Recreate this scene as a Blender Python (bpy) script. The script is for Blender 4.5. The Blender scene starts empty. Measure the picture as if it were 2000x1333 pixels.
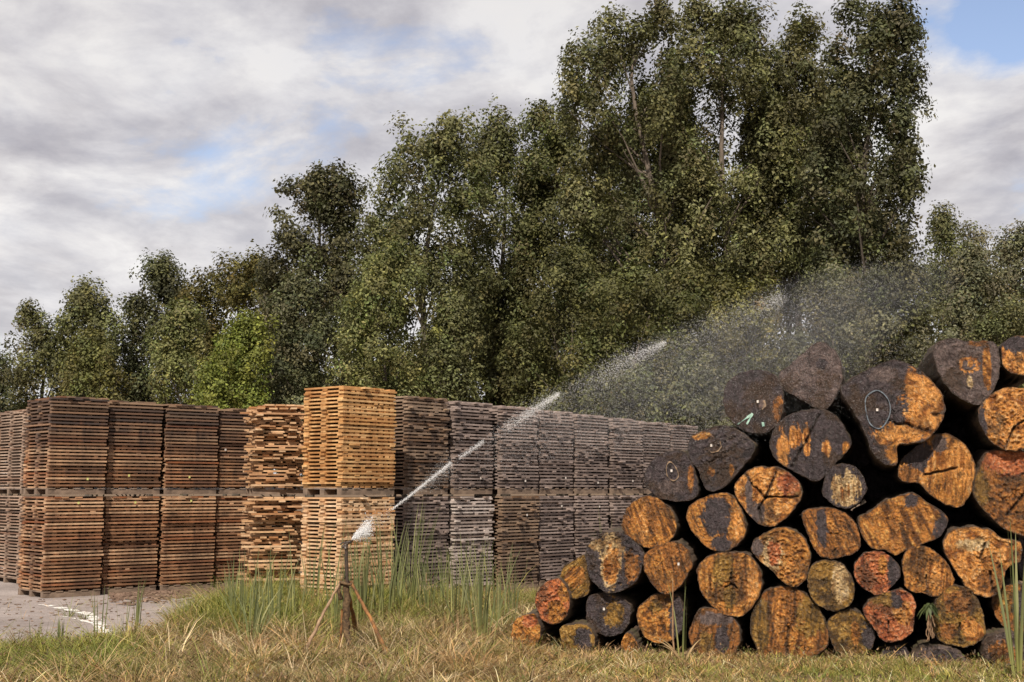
import bpy, math, random
import numpy as np
from mathutils import Vector, noise

random.seed(7)
RNG = np.random.default_rng(11)
SC = bpy.context.scene
C = SC.collection
R = math.radians

# ------------------------------------------------------------------ camera
F = 2600.0                                    # focal length in pixels of a 2000 px wide frame
CAM_H = 1.65
PITCH = math.atan(290.5 / F)
cam = bpy.data.cameras.new('camera')
cam.sensor_width = 36.0
cam.lens = F / 2000.0 * 36.0
cam.clip_start = 0.1
cam.clip_end = 4000
camo = bpy.data.objects.new('camera', cam)
C.objects.link(camo)
camo.location = (0, 0, CAM_H)
camo.rotation_euler = (math.pi / 2 + PITCH, 0, 0)
SC.camera = camo

# ------------------------------------------------------------------ sun
SUN_EL, SUN_AZ = R(44), R(191)                # azimuth clockwise from +Y: behind the camera, slightly left
sd = Vector((math.sin(SUN_AZ) * math.cos(SUN_EL), math.cos(SUN_AZ) * math.cos(SUN_EL), math.sin(SUN_EL)))
sl = bpy.data.lights.new('sun', 'SUN')
sl.energy = 5.0
sl.angle = R(1.0)
sl.color = (1.0, 0.90, 0.78)
so = bpy.data.objects.new('sun', sl)
C.objects.link(so)
so.rotation_euler = sd.to_track_quat('Z', 'Y').to_euler()

# ------------------------------------------------------------------ sky: Nishita with a broken cloud layer
W = bpy.data.worlds.new('World')
SC.world = W
W.use_nodes = True
nt = W.node_tree
nt.nodes.clear()


def N(t, kind, **kw):
    n = t.nodes.new(kind)
    for k, v in kw.items():
        if k.startswith('i_'):
            key = k[2:]
            n.inputs[int(key) if key.isdigit() else key].default_value = v
        else:
            setattr(n, k, v)
    return n


def math_node(t, op, a, b=None, c=None, clamp=False):
    n = t.nodes.new('ShaderNodeMath')
    n.operation = op
    n.use_clamp = clamp
    for i, x in enumerate((a, b, c)):
        if x is None:
            continue
        if isinstance(x, (int, float)):
            n.inputs[i].default_value = x
        else:
            t.links.new(x, n.inputs[i])
    return n.outputs[0]


def mix_col(t, fac, a, b, blend='MIX'):
    n = t.nodes.new('ShaderNodeMix')
    n.data_type = 'RGBA'
    n.blend_type = blend
    for sock, x in ((n.inputs[0], fac), (n.inputs[6], a), (n.inputs[7], b)):
        if isinstance(x, (int, float)):
            sock.default_value = x
        elif isinstance(x, tuple):
            sock.default_value = (*x, 1) if len(x) == 3 else x
        else:
            t.links.new(x, sock)
    return n.outputs[2]


def ramp(t, fac, stops, interp='LINEAR'):
    n = t.nodes.new('ShaderNodeValToRGB')
    n.color_ramp.interpolation = interp
    el = n.color_ramp.elements
    while len(el) < len(stops):
        el.new(0.5)
    for e, (p, c) in zip(el, stops):
        e.position = p
        e.color = (c, c, c, 1) if isinstance(c, (int, float)) else (*c, 1)
    t.links.new(fac, n.inputs[0])
    return n.outputs[0]


def noise_node(t, vec, scale, detail=4, rough=0.55, dist=0.0, lac=2.0):
    n = t.nodes.new('ShaderNodeTexNoise')
    n.inputs['Scale'].default_value = scale
    n.inputs['Detail'].default_value = detail
    n.inputs['Roughness'].default_value = rough
    n.inputs['Distortion'].default_value = dist
    n.inputs['Lacunarity'].default_value = lac
    if vec is not None:
        t.links.new(vec, n.inputs['Vector'])
    return n.outputs[0]


def map_node(t, vec, scale=(1, 1, 1), rot=(0, 0, 0), loc=(0, 0, 0)):
    n = t.nodes.new('ShaderNodeMapping')
    n.inputs['Scale'].default_value = scale
    n.inputs['Rotation'].default_value = rot
    n.inputs['Location'].default_value = loc
    t.links.new(vec, n.inputs['Vector'])
    return n.outputs[0]


sky = N(nt, 'ShaderNodeTexSky', sky_type='NISHITA', sun_disc=False, sun_elevation=SUN_EL, sun_rotation=SUN_AZ)
sky.air_density, sky.dust_density, sky.ozone_density = 1.0, 0.6, 2.0
tc = N(nt, 'ShaderNodeTexCoord')
sep = N(nt, 'ShaderNodeSeparateXYZ')
nt.links.new(tc.outputs['Generated'], sep.inputs[0])
den = math_node(nt, 'ADD', math_node(nt, 'MAXIMUM', sep.outputs[2], 0.0), 0.16)
comb = N(nt, 'ShaderNodeCombineXYZ')
nt.links.new(math_node(nt, 'DIVIDE', sep.outputs[0], den), comb.inputs[0])
nt.links.new(math_node(nt, 'DIVIDE', sep.outputs[1], den), comb.inputs[1])
pv = map_node(nt, comb.outputs[0], scale=(1.0, 0.75, 1), rot=(0, 0, R(24)), loc=(3.1, 1.7, 0))
big = noise_node(nt, pv, 1.15, 7, 0.58, 0.5)
fine = noise_node(nt, map_node(nt, pv, scale=(1.0, 1.05, 1), rot=(0, 0, R(-18))), 4.6, 10, 0.62, 0.2)
dens = math_node(nt, 'ADD', math_node(nt, 'MULTIPLY', big, 0.62), math_node(nt, 'MULTIPLY', fine, 0.38))


def gap(direction, size):
    """a soft opening of the cloud layer round a direction of the sky"""
    d = N(nt, 'ShaderNodeVectorMath', operation='DISTANCE')
    nt.links.new(tc.outputs['Generated'], d.inputs[0])
    d.inputs[1].default_value = direction
    return math_node(nt, 'SUBTRACT', 1.0, math_node(nt, 'DIVIDE', d.outputs['Value'], size), None, True)


def skydir(u, v):
    cp, sp = math.cos(PITCH), math.sin(PITCH)
    return Vector((u - 1000, F * cp - (666.5 - v) * sp, F * sp + (666.5 - v) * cp)).normalized()


for (u, v, s, k) in ((1905, 25, 0.10, 0.26), (1985, 60, 0.05, 0.14), (715, 300, 0.04, 0.02), (480, 372, 0.025, 0.05),
                     (20, 215, 0.04, 0.12), (1985, 350, 0.055, 0.14), (1560, 30, 0.06, 0.06), (10, 440, 0.04, 0.07),
                     (600, 190, 0.04, 0.02)):
    dens = math_node(nt, 'SUBTRACT', dens, math_node(nt, 'MULTIPLY', gap(skydir(u, v), s), k))
cover = ramp(nt, dens, [(0.27, 0.0), (0.335, 0.45), (0.40, 0.93), (0.52, 1.0)])
bright = math_node(nt, 'ADD', math_node(nt, 'MULTIPLY', noise_node(nt, pv, 1.9, 7, 0.55, 0.8), 0.58),
                   math_node(nt, 'MULTIPLY', fine, 0.42))
ccol = ramp(nt, bright, [(0.36, (3.8, 3.6, 3.9)), (0.44, (5.2, 5.0, 5.25)), (0.52, (7.3, 7.1, 7.2)), (0.60, (9.4, 9.2, 9.0))])
# cloud bases overhead are greyer than the thin bright layer low down
el = math_node(nt, 'MULTIPLY', sep.outputs[2], 2.4, None, True)
ccol = mix_col(nt, math_node(nt, 'MULTIPLY', el, 0.40), ccol, (4.3, 4.05, 4.25))
low = math_node(nt, 'SUBTRACT', 1.0, math_node(nt, 'MULTIPLY', sep.outputs[2], 4.5), None, True)
ccol = mix_col(nt, math_node(nt, 'MULTIPLY', low, 0.55), ccol, (8.4, 8.3, 8.4))
cover = math_node(nt, 'MAXIMUM', cover, math_node(nt, 'MULTIPLY', low, 0.8))
skyc = mix_col(nt, 1.0, sky.outputs[0], (1.9, 1.6, 1.5), 'MULTIPLY')
bg = N(nt, 'ShaderNodeBackground')
bg.inputs['Strength'].default_value = 0.10
nt.links.new(mix_col(nt, cover, skyc, ccol), bg.inputs[0])
wo = N(nt, 'ShaderNodeOutputWorld')
nt.links.new(bg.outputs[0], wo.inputs[0])

vs = SC.view_settings
vs.view_transform = 'Standard'
vs.look = 'None'
vs.exposure = 0.12
vs.gamma = 1.0
SC.cycles.max_bounces = 6
SC.cycles.diffuse_bounces = 3
SC.cycles.glossy_bounces = 2
SC.cycles.transmission_bounces = 4
SC.cycles.sample_clamp_indirect = 4.0

# ------------------------------------------------------------------ helpers
CP, SP = math.cos(PITCH), math.sin(PITCH)


def ray(u, v):
    return np.array([u - 1000.0, F * CP - (666.5 - v) * SP, F * SP + (666.5 - v) * CP])


def at(u, v, Y):
    """the point of the world seen at photo pixel (u, v) at distance Y"""
    d = ray(u, v)
    return np.array([0, 0, CAM_H]) + d * (Y / d[1])


def gnd(u, v, z=0.0):
    d = ray(u, v)
    return np.array([0, 0, CAM_H]) + d * ((z - CAM_H) / d[2])


def mesh_obj(name, V, Fc, mat=None, parent=None, smooth=False, col=None):
    """V: (n,3); Fc: list of index arrays, each (m,k)"""
    me = bpy.data.meshes.new(name)
    V = np.asarray(V, dtype=np.float32)
    Fc = [np.asarray(f, dtype=np.int32) for f in (Fc if isinstance(Fc, list) else [Fc])]
    Fc = [f for f in Fc if len(f)]
    me.vertices.add(len(V))
    me.vertices.foreach_set('co', V.ravel())
    nl = sum(f.size for f in Fc)
    npoly = sum(len(f) for f in Fc)
    me.loops.add(nl)
    me.polygons.add(npoly)
    me.loops.foreach_set('vertex_index', np.concatenate([f.ravel() for f in Fc]))
    tot = np.concatenate([np.full(len(f), f.shape[1], dtype=np.int32) for f in Fc])
    st = np.concatenate([[0], np.cumsum(tot)[:-1]]).astype(np.int32)
    me.polygons.foreach_set('loop_start', st)
    me.polygons.foreach_set('use_smooth', np.full(npoly, smooth, dtype=bool))
    me.update(calc_edges=True)
    me.validate()
    if col is not None:
        a = me.color_attributes.new('tint', 'FLOAT_COLOR', 'POINT')
        cc = np.ones((len(V), 4), dtype=np.float32)
        cc[:, :3] = col
        a.data.foreach_set('color', cc.ravel())
    if mat:
        me.materials.append(mat)
    o = bpy.data.objects.new(name, me)
    C.objects.link(o)
    if parent:
        o.parent = parent
    return o


def tag(o, label=None, cat=None, group=None, kind=None):
    if label:
        o['label'] = label
    if cat:
        o['category'] = cat
    if group:
        o['group'] = group
    if kind:
        o['kind'] = kind
    return o


def empty(name, loc, rz=0.0):
    o = bpy.data.objects.new(name, None)
    o.empty_display_size = 0.2
    C.objects.link(o)
    o.location = [float(x) for x in loc]
    o.rotation_euler = (0, 0, rz)
    return o


def boxes(B):
    """B: (n,7) centre xyz, half sizes xyz, turn about z -> vertices, quads"""
    B = np.asarray(B, dtype=float)
    n = len(B)
    s = np.array([[-1, -1, -1], [1, -1, -1], [1, 1, -1], [-1, 1, -1], [-1, -1, 1], [1, -1, 1], [1, 1, 1], [-1, 1, 1]])
    L = s[None] * B[:, None, 3:6]
    c, sn = np.cos(B[:, 6])[:, None], np.sin(B[:, 6])[:, None]
    X = L[..., 0] * c - L[..., 1] * sn
    Y = L[..., 0] * sn + L[..., 1] * c
    V = np.stack([X, Y, L[..., 2]], -1) + B[:, None, :3]
    f = np.array([[0, 3, 2, 1], [4, 5, 6, 7], [0, 1, 5, 4], [1, 2, 6, 5], [2, 3, 7, 6], [3, 0, 4, 7]])
    Fq = (f[None] + (np.arange(n) * 8)[:, None, None]).reshape(-1, 4)
    return V.reshape(-1, 3), Fq


class Tubes:
    """collects tapered tubes along polylines"""

    def __init__(self):
        self.V, self.F, self.n = [], [], 0

    def add(self, P, rad, k=6, cap=True):
        P = np.asarray(P, dtype=float)
        rad = np.asarray(rad, dtype=float) * np.ones(len(P))
        T = np.gradient(P, axis=0)
        T /= np.linalg.norm(T, axis=1)[:, None] + 1e-9
        ref = np.array([0.31, 0.95, 0.05]) if abs(T[0][2]) > 0.6 else np.array([0, 0, 1.0])
        A = np.cross(T, ref)
        A /= np.linalg.norm(A, axis=1)[:, None] + 1e-9
        Bn = np.cross(T, A)
        th = np.linspace(0, 2 * math.pi, k, endpoint=False)
        ring = A[:, None] * np.cos(th)[None, :, None] + Bn[:, None] * np.sin(th)[None, :, None]
        V = P[:, None] + ring * rad[:, None, None]
        m = len(P)
        i = np.arange(m - 1)[:, None] * k
        j = np.arange(k)[None]
        q = np.stack([i + j, i + (j + 1) % k, i + k + (j + 1) % k, i + k + j], -1).reshape(-1, 4) + self.n
        self.V.append(V.reshape(-1, 3))
        self.F.append(q)
        self.n += m * k
        if cap:
            first = self.n - m * k
            idx = np.arange(k)
            for r, start in ((P[0], first), (P[-1], first + (m - 1) * k)):
                self.V.append(r[None])
                self.F.append(np.stack([start + idx, start + (idx + 1) % k, np.full(k, self.n)], -1))
                self.n += 1

    def build(self, name, mat, parent=None, smooth=True):
        q = [f for f in self.F if f.shape[1] == 4]
        t = [f for f in self.F if f.shape[1] == 3]
        fs = []
        if q:
            fs.append(np.concatenate(q))
        if t:
            fs.append(np.concatenate(t))
        return mesh_obj(name, np.concatenate(self.V), fs, mat, parent, smooth)


# ------------------------------------------------------------------ materials
def new_mat(name):
    m = bpy.data.materials.new(name)
    m.use_nodes = True
    t = m.node_tree
    t.nodes.clear()
    out = N(t, 'ShaderNodeOutputMaterial')
    p = N(t, 'ShaderNodeBsdfPrincipled')
    t.links.new(p.outputs[0], out.inputs[0])
    return m, t, p, out


def bump(t, p, h, strength=0.5, dist=0.02):
    b = N(t, 'ShaderNodeBump')
    b.inputs['Strength'].default_value = strength
    b.inputs['Distance'].default_value = dist
    t.links.new(h, b.inputs['Height'])
    t.links.new(b.outputs[0], p.inputs['Normal'])


def objco(t):
    return N(t, 'ShaderNodeTexCoord').outputs['Object']


def island(t):
    return N(t, 'ShaderNodeNewGeometry').outputs['Random Per Island']


def tint(t, name='tint'):
    return N(t, 'ShaderNodeAttribute', attribute_name=name).outputs['Color']


def mat_leaf(name):
    """leaves: colour of the clump from 'tint', each leaf a little different, light passing through"""
    m, t, p, out = new_mat(name)
    r = island(t)
    c = mix_col(t, 1.0, tint(t), ramp(t, r, [(0.0, (0.70, 0.70, 0.70)), (0.5, (1.0, 1.0, 0.95)), (0.9, (1.25, 1.2, 1.05)), (1.0, (1.75, 1.7, 1.4))]), 'MULTIPLY')
    t.links.new(c, p.inputs['Base Color'])
    p.inputs['Roughness'].default_value = 0.5
    p.inputs['Specular IOR Level'].default_value = 0.18
    tr = N(t, 'ShaderNodeBsdfTranslucent')
    t.links.new(mix_col(t, 1.0, c, (1.15, 1.2, 0.7), 'MULTIPLY'), tr.inputs[0])
    mx = N(t, 'ShaderNodeMixShader')
    mx.inputs[0].default_value = 0.22
    t.links.new(p.outputs[0], mx.inputs[1])
    t.links.new(tr.outputs[0], mx.inputs[2])
    t.links.new(mx.outputs[0], out.inputs[0])
    return m


M_LEAF = mat_leaf('leaf')
M_BLADE = mat_leaf('grass_blade')


def mat_bark(name, c1, c2, scale=(6, 6, 1.2), rough=0.85):
    m, t, p, out = new_mat(name)
    v = map_node(t, objco(t), scale=scale)
    n1 = noise_node(t, v, 2.2, 6, 0.65, 0.4)
    t.links.new(mix_col(t, ramp(t, n1, [(0.35, 0.0), (0.65, 1.0)]), c1, c2), p.inputs['Base Color'])
    p.inputs['Roughness'].default_value = rough
    bump(t, p, n1, 0.7, 0.03)
    return m


M_TRUNK = mat_bark('tree_bark', (0.045, 0.037, 0.028), (0.13, 0.105, 0.08))
M_TRUNK_PALE = mat_bark('pale_tree_bark', (0.075, 0.060, 0.045), (0.19, 0.15, 0.115))


def mat_board(name, cols, stain, stain_amt, wet=0.0, dry_bottom=None):
    """weathered sawn boards: every board its own shade, big water stains across the bundle"""
    m, t, p, out = new_mat(name)
    r = island(t)
    oc = objco(t)
    base = ramp(t, r, [(0.0, cols[0]), (0.35, cols[1]), (0.7, cols[2]), (1.0, cols[3])])
    g = noise_node(t, map_node(t, oc, scale=(9, 9, 60)), 1.6, 5, 0.6)
    base = mix_col(t, 1.0, base, ramp(t, g, [(0.3, (0.62, 0.6, 0.58)), (0.7, (1.25, 1.22, 1.2))]), 'MULTIPLY')
    big = noise_node(t, map_node(t, oc, scale=(1.9, 1.9, 0.75)), 1.5, 5, 0.62, 0.6)
    f = math_node(t, 'MULTIPLY', ramp(t, big, [(0.40, 0.0), (0.60, 1.0)]), stain_amt)
    if dry_bottom is not None:
        sp_ = N(t, 'ShaderNodeSeparateXYZ')
        t.links.new(oc, sp_.inputs[0])
        z = math_node(t, 'DIVIDE', sp_.outputs[2], 1.6)
        z = math_node(t, 'ADD', z, math_node(t, 'MULTIPLY', math_node(t, 'SUBTRACT', big, 0.5), 1.1))
        f2 = ramp(t, z, [(dry_bottom[0], 0.0), (dry_bottom[1], 1.0)])
        f = math_node(t, 'MAXIMUM', f, math_node(t, 'MULTIPLY', f2, dry_bottom[2]))
    r2 = math_node(t, 'FRACT', math_node(t, 'MULTIPLY', r, 7.31))
    f = math_node(t, 'MULTIPLY', f, math_node(t, 'ADD', 0.55, math_node(t, 'MULTIPLY', r2, 0.55)), None, True)
    t.links.new(mix_col(t, f, base, stain), p.inputs['Base Color'])
    p.inputs['Roughness'].default_value = 0.75 - 0.3 * wet
    p.inputs['Specular IOR Level'].default_value = 0.3 + 0.2 * wet
    bump(t, p, g, 0.35, 0.006)
    return m


RED = [(0.15, 0.078, 0.044), (0.35, 0.185, 0.095), (0.58, 0.385, 0.235), (0.27, 0.092, 0.032)]
M_BOARD = {
    'red': mat_board('redbrown_boards', RED, (0.055, 0.033, 0.025), 0.70),
    'red_top': mat_board('grey_topped_boards', RED, (0.062, 0.045, 0.038), 0.66, 0, (0.18, 0.66, 0.92)),
    'pale': mat_board('pale_boards', [(0.22, 0.15, 0.105), (0.34, 0.25, 0.185), (0.46, 0.35, 0.27), (0.26, 0.14, 0.085)], (0.075, 0.05, 0.04), 0.55),
    'messy': mat_board('tan_boards', [(0.40, 0.22, 0.105), (0.54, 0.335, 0.175), (0.64, 0.46, 0.285), (0.36, 0.165, 0.062)], (0.13, 0.065, 0.035), 0.42),
    'orange': mat_board('orange_boards', [(0.46, 0.24, 0.085), (0.62, 0.36, 0.145), (0.74, 0.49, 0.235), (0.44, 0.195, 0.058)], (0.22, 0.085, 0.024), 0.66),
    'sand': mat_board('sandy_boards', [(0.52, 0.325, 0.175), (0.66, 0.45, 0.265), (0.75, 0.56, 0.37), (0.50, 0.26, 0.105)], (0.28, 0.125, 0.045), 0.42),
    'wet': mat_board('wet_brown_boards', [(0.145, 0.092, 0.060), (0.22, 0.15, 0.10), (0.32, 0.235, 0.165), (0.17, 0.09, 0.042)], (0.055, 0.038, 0.032), 0.74, 0.6),
    'grey': mat_board('wet_grey_boards', [(0.18, 0.138, 0.12), (0.27, 0.215, 0.19), (0.38, 0.31, 0.28), (0.15, 0.108, 0.09)], (0.075, 0.056, 0.050), 0.62, 0.6),
    'white': mat_board('whitened_boards', [(0.30, 0.245, 0.215), (0.46, 0.395, 0.36), (0.60, 0.54, 0.50), (0.22, 0.16, 0.13)], (0.13, 0.098, 0.085), 0.5, 0.5),
}


def mat_plain(name, c1, c2, scale=8, rough=0.8, bstr=0.4, bd=0.01, spec=0.3):
    m, t, p, out = new_mat(name)
    n = noise_node(t, objco(t), scale, 6, 0.62, 0.3)
    t.links.new(mix_col(t, ramp(t, n, [(0.34, 0.0), (0.66, 1.0)]), c1, c2), p.inputs['Base Color'])
    p.inputs['Roughness'].default_value = rough
    p.inputs['Specular IOR Level'].default_value = spec
    bump(t, p, n, bstr, bd)
    return m


M_PALLET = mat_plain('pallet_wood', (0.11, 0.078, 0.058), (0.25, 0.18, 0.13), 7)
M_TAG = mat_plain('paper_tag', (0.45, 0.40, 0.36), (0.72, 0.68, 0.63), 30, 0.6, 0.05)
M_TAG_YEL = mat_plain('yellow_tag', (0.50, 0.50, 0.14), (0.66, 0.66, 0.26), 30, 0.6, 0.05)
M_PAINT_G = mat_plain('green_paint', (0.20, 0.34, 0.28), (0.38, 0.55, 0.46), 25, 0.6, 0.05)
M_PAINT_B = mat_plain('blue_grey_paint', (0.075, 0.09, 0.105), (0.17, 0.20, 0.23), 25, 0.6, 0.05)
M_RINGPALE = mat_plain('pale_wood_ring', (0.15, 0.10, 0.065), (0.32, 0.23, 0.15), 25, 0.8, 0.05)

# ground: matted soil and old straw
m, t, p, out = new_mat('soil')
oc = objco(t)
n1 = noise_node(t, oc, 0.9, 8, 0.65, 0.4)
n2 = noise_node(t, oc, 14, 6, 0.7, 0.2)
c = mix_col(t, ramp(t, n1, [(0.38, 0.0), (0.62, 1.0)]), (0.11, 0.072, 0.045), (0.24, 0.17, 0.11))
c = mix_col(t, 1.0, c, ramp(t, n2, [(0.3, 0.55), (0.7, 1.3)]), 'MULTIPLY')
t.links.new(c, p.inputs['Base Color'])
p.inputs['Roughness'].default_value = 0.95
p.inputs['Specular IOR Level'].default_value = 0.1
bump(t, p, n2, 0.8, 0.04)
M_SOIL = m

# worn asphalt, dusty and pale
m, t, p, out = new_mat('asphalt')
oc = objco(t)
n1 = noise_node(t, oc, 0.55, 6, 0.6, 0.5)
n2 = noise_node(t, oc, 70, 3, 0.6)
n3 = noise_node(t, oc, 6, 6, 0.7)
c = mix_col(t, ramp(t, n1, [(0.35, 0.0), (0.65, 1.0)]), (0.25, 0.212, 0.195), (0.375, 0.325, 0.30))
c = mix_col(t, 1.0, c, ramp(t, n2, [(0.3, 0.72), (0.7, 1.22)]), 'MULTIPLY')
c = mix_col(t, 1.0, c, ramp(t, n3, [(0.3, 0.72), (0.6, 1.1)]), 'MULTIPLY')
t.links.new(c, p.inputs['Base Color'])
p.inputs['Roughness'].default_value = 0.9
p.inputs['Specular IOR Level'].default_value = 0.2
bump(t, p, n2, 0.5, 0.006)
M_ASPHALT = m

m, t, p, out = new_mat('worn_white_paint')
oc = objco(t)
n1 = noise_node(t, oc, 9, 6, 0.75, 0.3)
t.links.new(mix_col(t, ramp(t, n1, [(0.36, 0.0), (0.50, 1.0)]), (0.42, 0.38, 0.34), (0.80, 0.77, 0.72)), p.inputs['Base Color'])
p.inputs['Roughness'].default_value = 0.7
M_LINE = m

# log ends: tint carries the stains of each end; fibres and pores on top
m, t, p, out = new_mat('log_end_wood')
oc = objco(t)
n1 = noise_node(t, map_node(t, oc, scale=(1, 1, 0.55)), 55, 5, 0.65, 0.6)
n2 = noise_node(t, oc, 17, 6, 0.68, 0.8)
c = mix_col(t, 1.0, tint(t), ramp(t, n1, [(0.28, (0.45, 0.42, 0.40)), (0.5, (1.0, 1.0, 1.0)), (0.72, (1.55, 1.5, 1.45))]), 'MULTIPLY')
c = mix_col(t, 1.0, c, ramp(t, n2, [(0.30, (0.45, 0.42, 0.40)), (0.5, (1.0, 1.0, 1.0)), (0.75, (1.3, 1.25, 1.2))]), 'MULTIPLY')
t.links.new(c, p.inputs['Base Color'])
p.inputs['Roughness'].default_value = 0.30
p.inputs['Specular IOR Level'].default_value = 0.45
bump(t, p, math_node(t, 'ADD', n1, n2), 1.0, 0.03)
M_LOGEND = m

# bark: dark, wet, mossy
m, t, p, out = new_mat('log_bark')
oc = objco(t)
n1 = noise_node(t, map_node(t, oc, scale=(9, 1.4, 9)), 2.2, 7, 0.68, 0.5)
n2 = noise_node(t, oc, 5, 6, 0.6)
c = mix_col(t, ramp(t, n1, [(0.35, 0.0), (0.68, 1.0)]), (0.024, 0.018, 0.015), (0.135, 0.088, 0.055))
c = mix_col(t, ramp(t, n2, [(0.52, 0.0), (0.66, 0.7)]), c, (0.085, 0.078, 0.030))
t.links.new(c, p.inputs['Base Color'])
p.inputs['Roughness'].default_value = 0.8
bump(t, p, n1, 0.9, 0.03)
M_BARK = m

M_RUST = mat_plain('rusty_steel', (0.055, 0.030, 0.018), (0.32, 0.15, 0.05), 13, 0.85, 0.7, 0.01)
M_RUSTPALE = mat_plain('pale_rusty_steel', (0.17, 0.10, 0.06), (0.42, 0.29, 0.18), 14, 0.85, 0.7, 0.01)
M_DARKPIPE = mat_plain('wet_black_pipe', (0.018, 0.013, 0.010), (0.07, 0.045, 0.03), 22, 0.45, 0.6, 0.008, 0.5)
M_MOSS = mat_plain('crusted_pipe', (0.035, 0.022, 0.014), (0.16, 0.10, 0.05), 30, 0.8, 1.0, 0.02)
m, t, p, out = new_mat('water_drops')
p.inputs['Base Color'].default_value = (0.88, 0.89, 0.90, 1)
p.inputs['Roughness'].default_value = 0.3
M_WATER = m

# ------------------------------------------------------------------ ground and asphalt
g = mesh_obj('ground', [(-900, -60, 0), (900, -60, 0), (900, 1800, 0), (-900, 1800, 0)], np.array([[0, 1, 2, 3]]), M_SOIL)
tag(g, kind='structure')

edge_px = [(-260, 1268), (-60, 1266), (60, 1262), (150, 1264), (240, 1252), (300, 1240), (345, 1216), (400, 1196), (450, 1180), (520, 1160)]
edge = [gnd(u, v)[:2] for u, v in edge_px]
rim = []
for a, b in zip(edge[:-1], edge[1:]):
    for k in range(8):
        p = a + (b - a) * k / 8
        rim.append(p + np.array([noise.noise((p[0] * 3, p[1] * 3, 0)), noise.noise((p[0] * 3, p[1] * 3, 9))]) * 0.13)
ROAD = [np.array([-26.0, 11.0])] + rim + [np.array([-2.9, 22.5]), np.array([-1.0, 30.0]), np.array([-30.0, 34.0])]
ROADP = np.array(ROAD)
road = mesh_obj('asphalt_yard', np.c_[ROADP, np.full(len(ROADP), 0.004)], np.array([np.arange(len(ROADP))]), M_ASPHALT)
tag(road, kind='structure')


def in_poly(x, y, P):
    inside = np.zeros(len(x), dtype=bool)
    j = len(P) - 1
    for i in range(len(P)):
        xi, yi, xj, yj = P[i][0], P[i][1], P[j][0], P[j][1]
        cnd = ((yi > y) != (yj > y)) & (x < (xj - xi) * (y - yi) / (yj - yi + 1e-12) + xi)
        inside ^= cnd
        j = i
    return inside


def strip(px, w):
    """a worn painted line: broken quads along ground pixels"""
    P = [gnd(u, v)[:2] for u, v in px]
    V, Q = [], []
    for a, b in zip(P[:-1], P[1:]):
        n = max(2, int(np.linalg.norm(b - a) / 0.09))
        d = (b - a) / np.linalg.norm(b - a)
        s = np.array([-d[1], d[0]])
        for k in range(n):
            if random.random() < 0.10:
                continue
            p, q = a + (b - a) * k / n, a + (b - a) * (k + 1) / n
            w1, w2 = w * random.uniform(.55, 1.1), w * random.uniform(.55, 1.1)
            o = len(V)
            for pt, sg in ((p - s * w1, 0), (q - s * w2, 0), (q + s * w2, 0), (p + s * w1, 0)):
                V.append((pt[0], pt[1], 0.008))
            Q.append((o, o + 1, o + 2, o + 3))
    return V, Q


V1, Q1 = strip([(82, 1182), (125, 1190), (172, 1200), (190, 1216), (205, 1238)], 0.09)
ln = mesh_obj('painted_line', V1, np.array(Q1), M_LINE)
tag(ln, kind='structure')
V1, Q1 = strip([(118, 1205), (150, 1210), (182, 1219)], 0.045)
ln = mesh_obj('painted_line', V1, np.array(Q1), M_LINE)
tag(ln, kind='structure')

# ------------------------------------------------------------------ board bundles on pallets, stacked two high
PAL_H = 0.10


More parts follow.
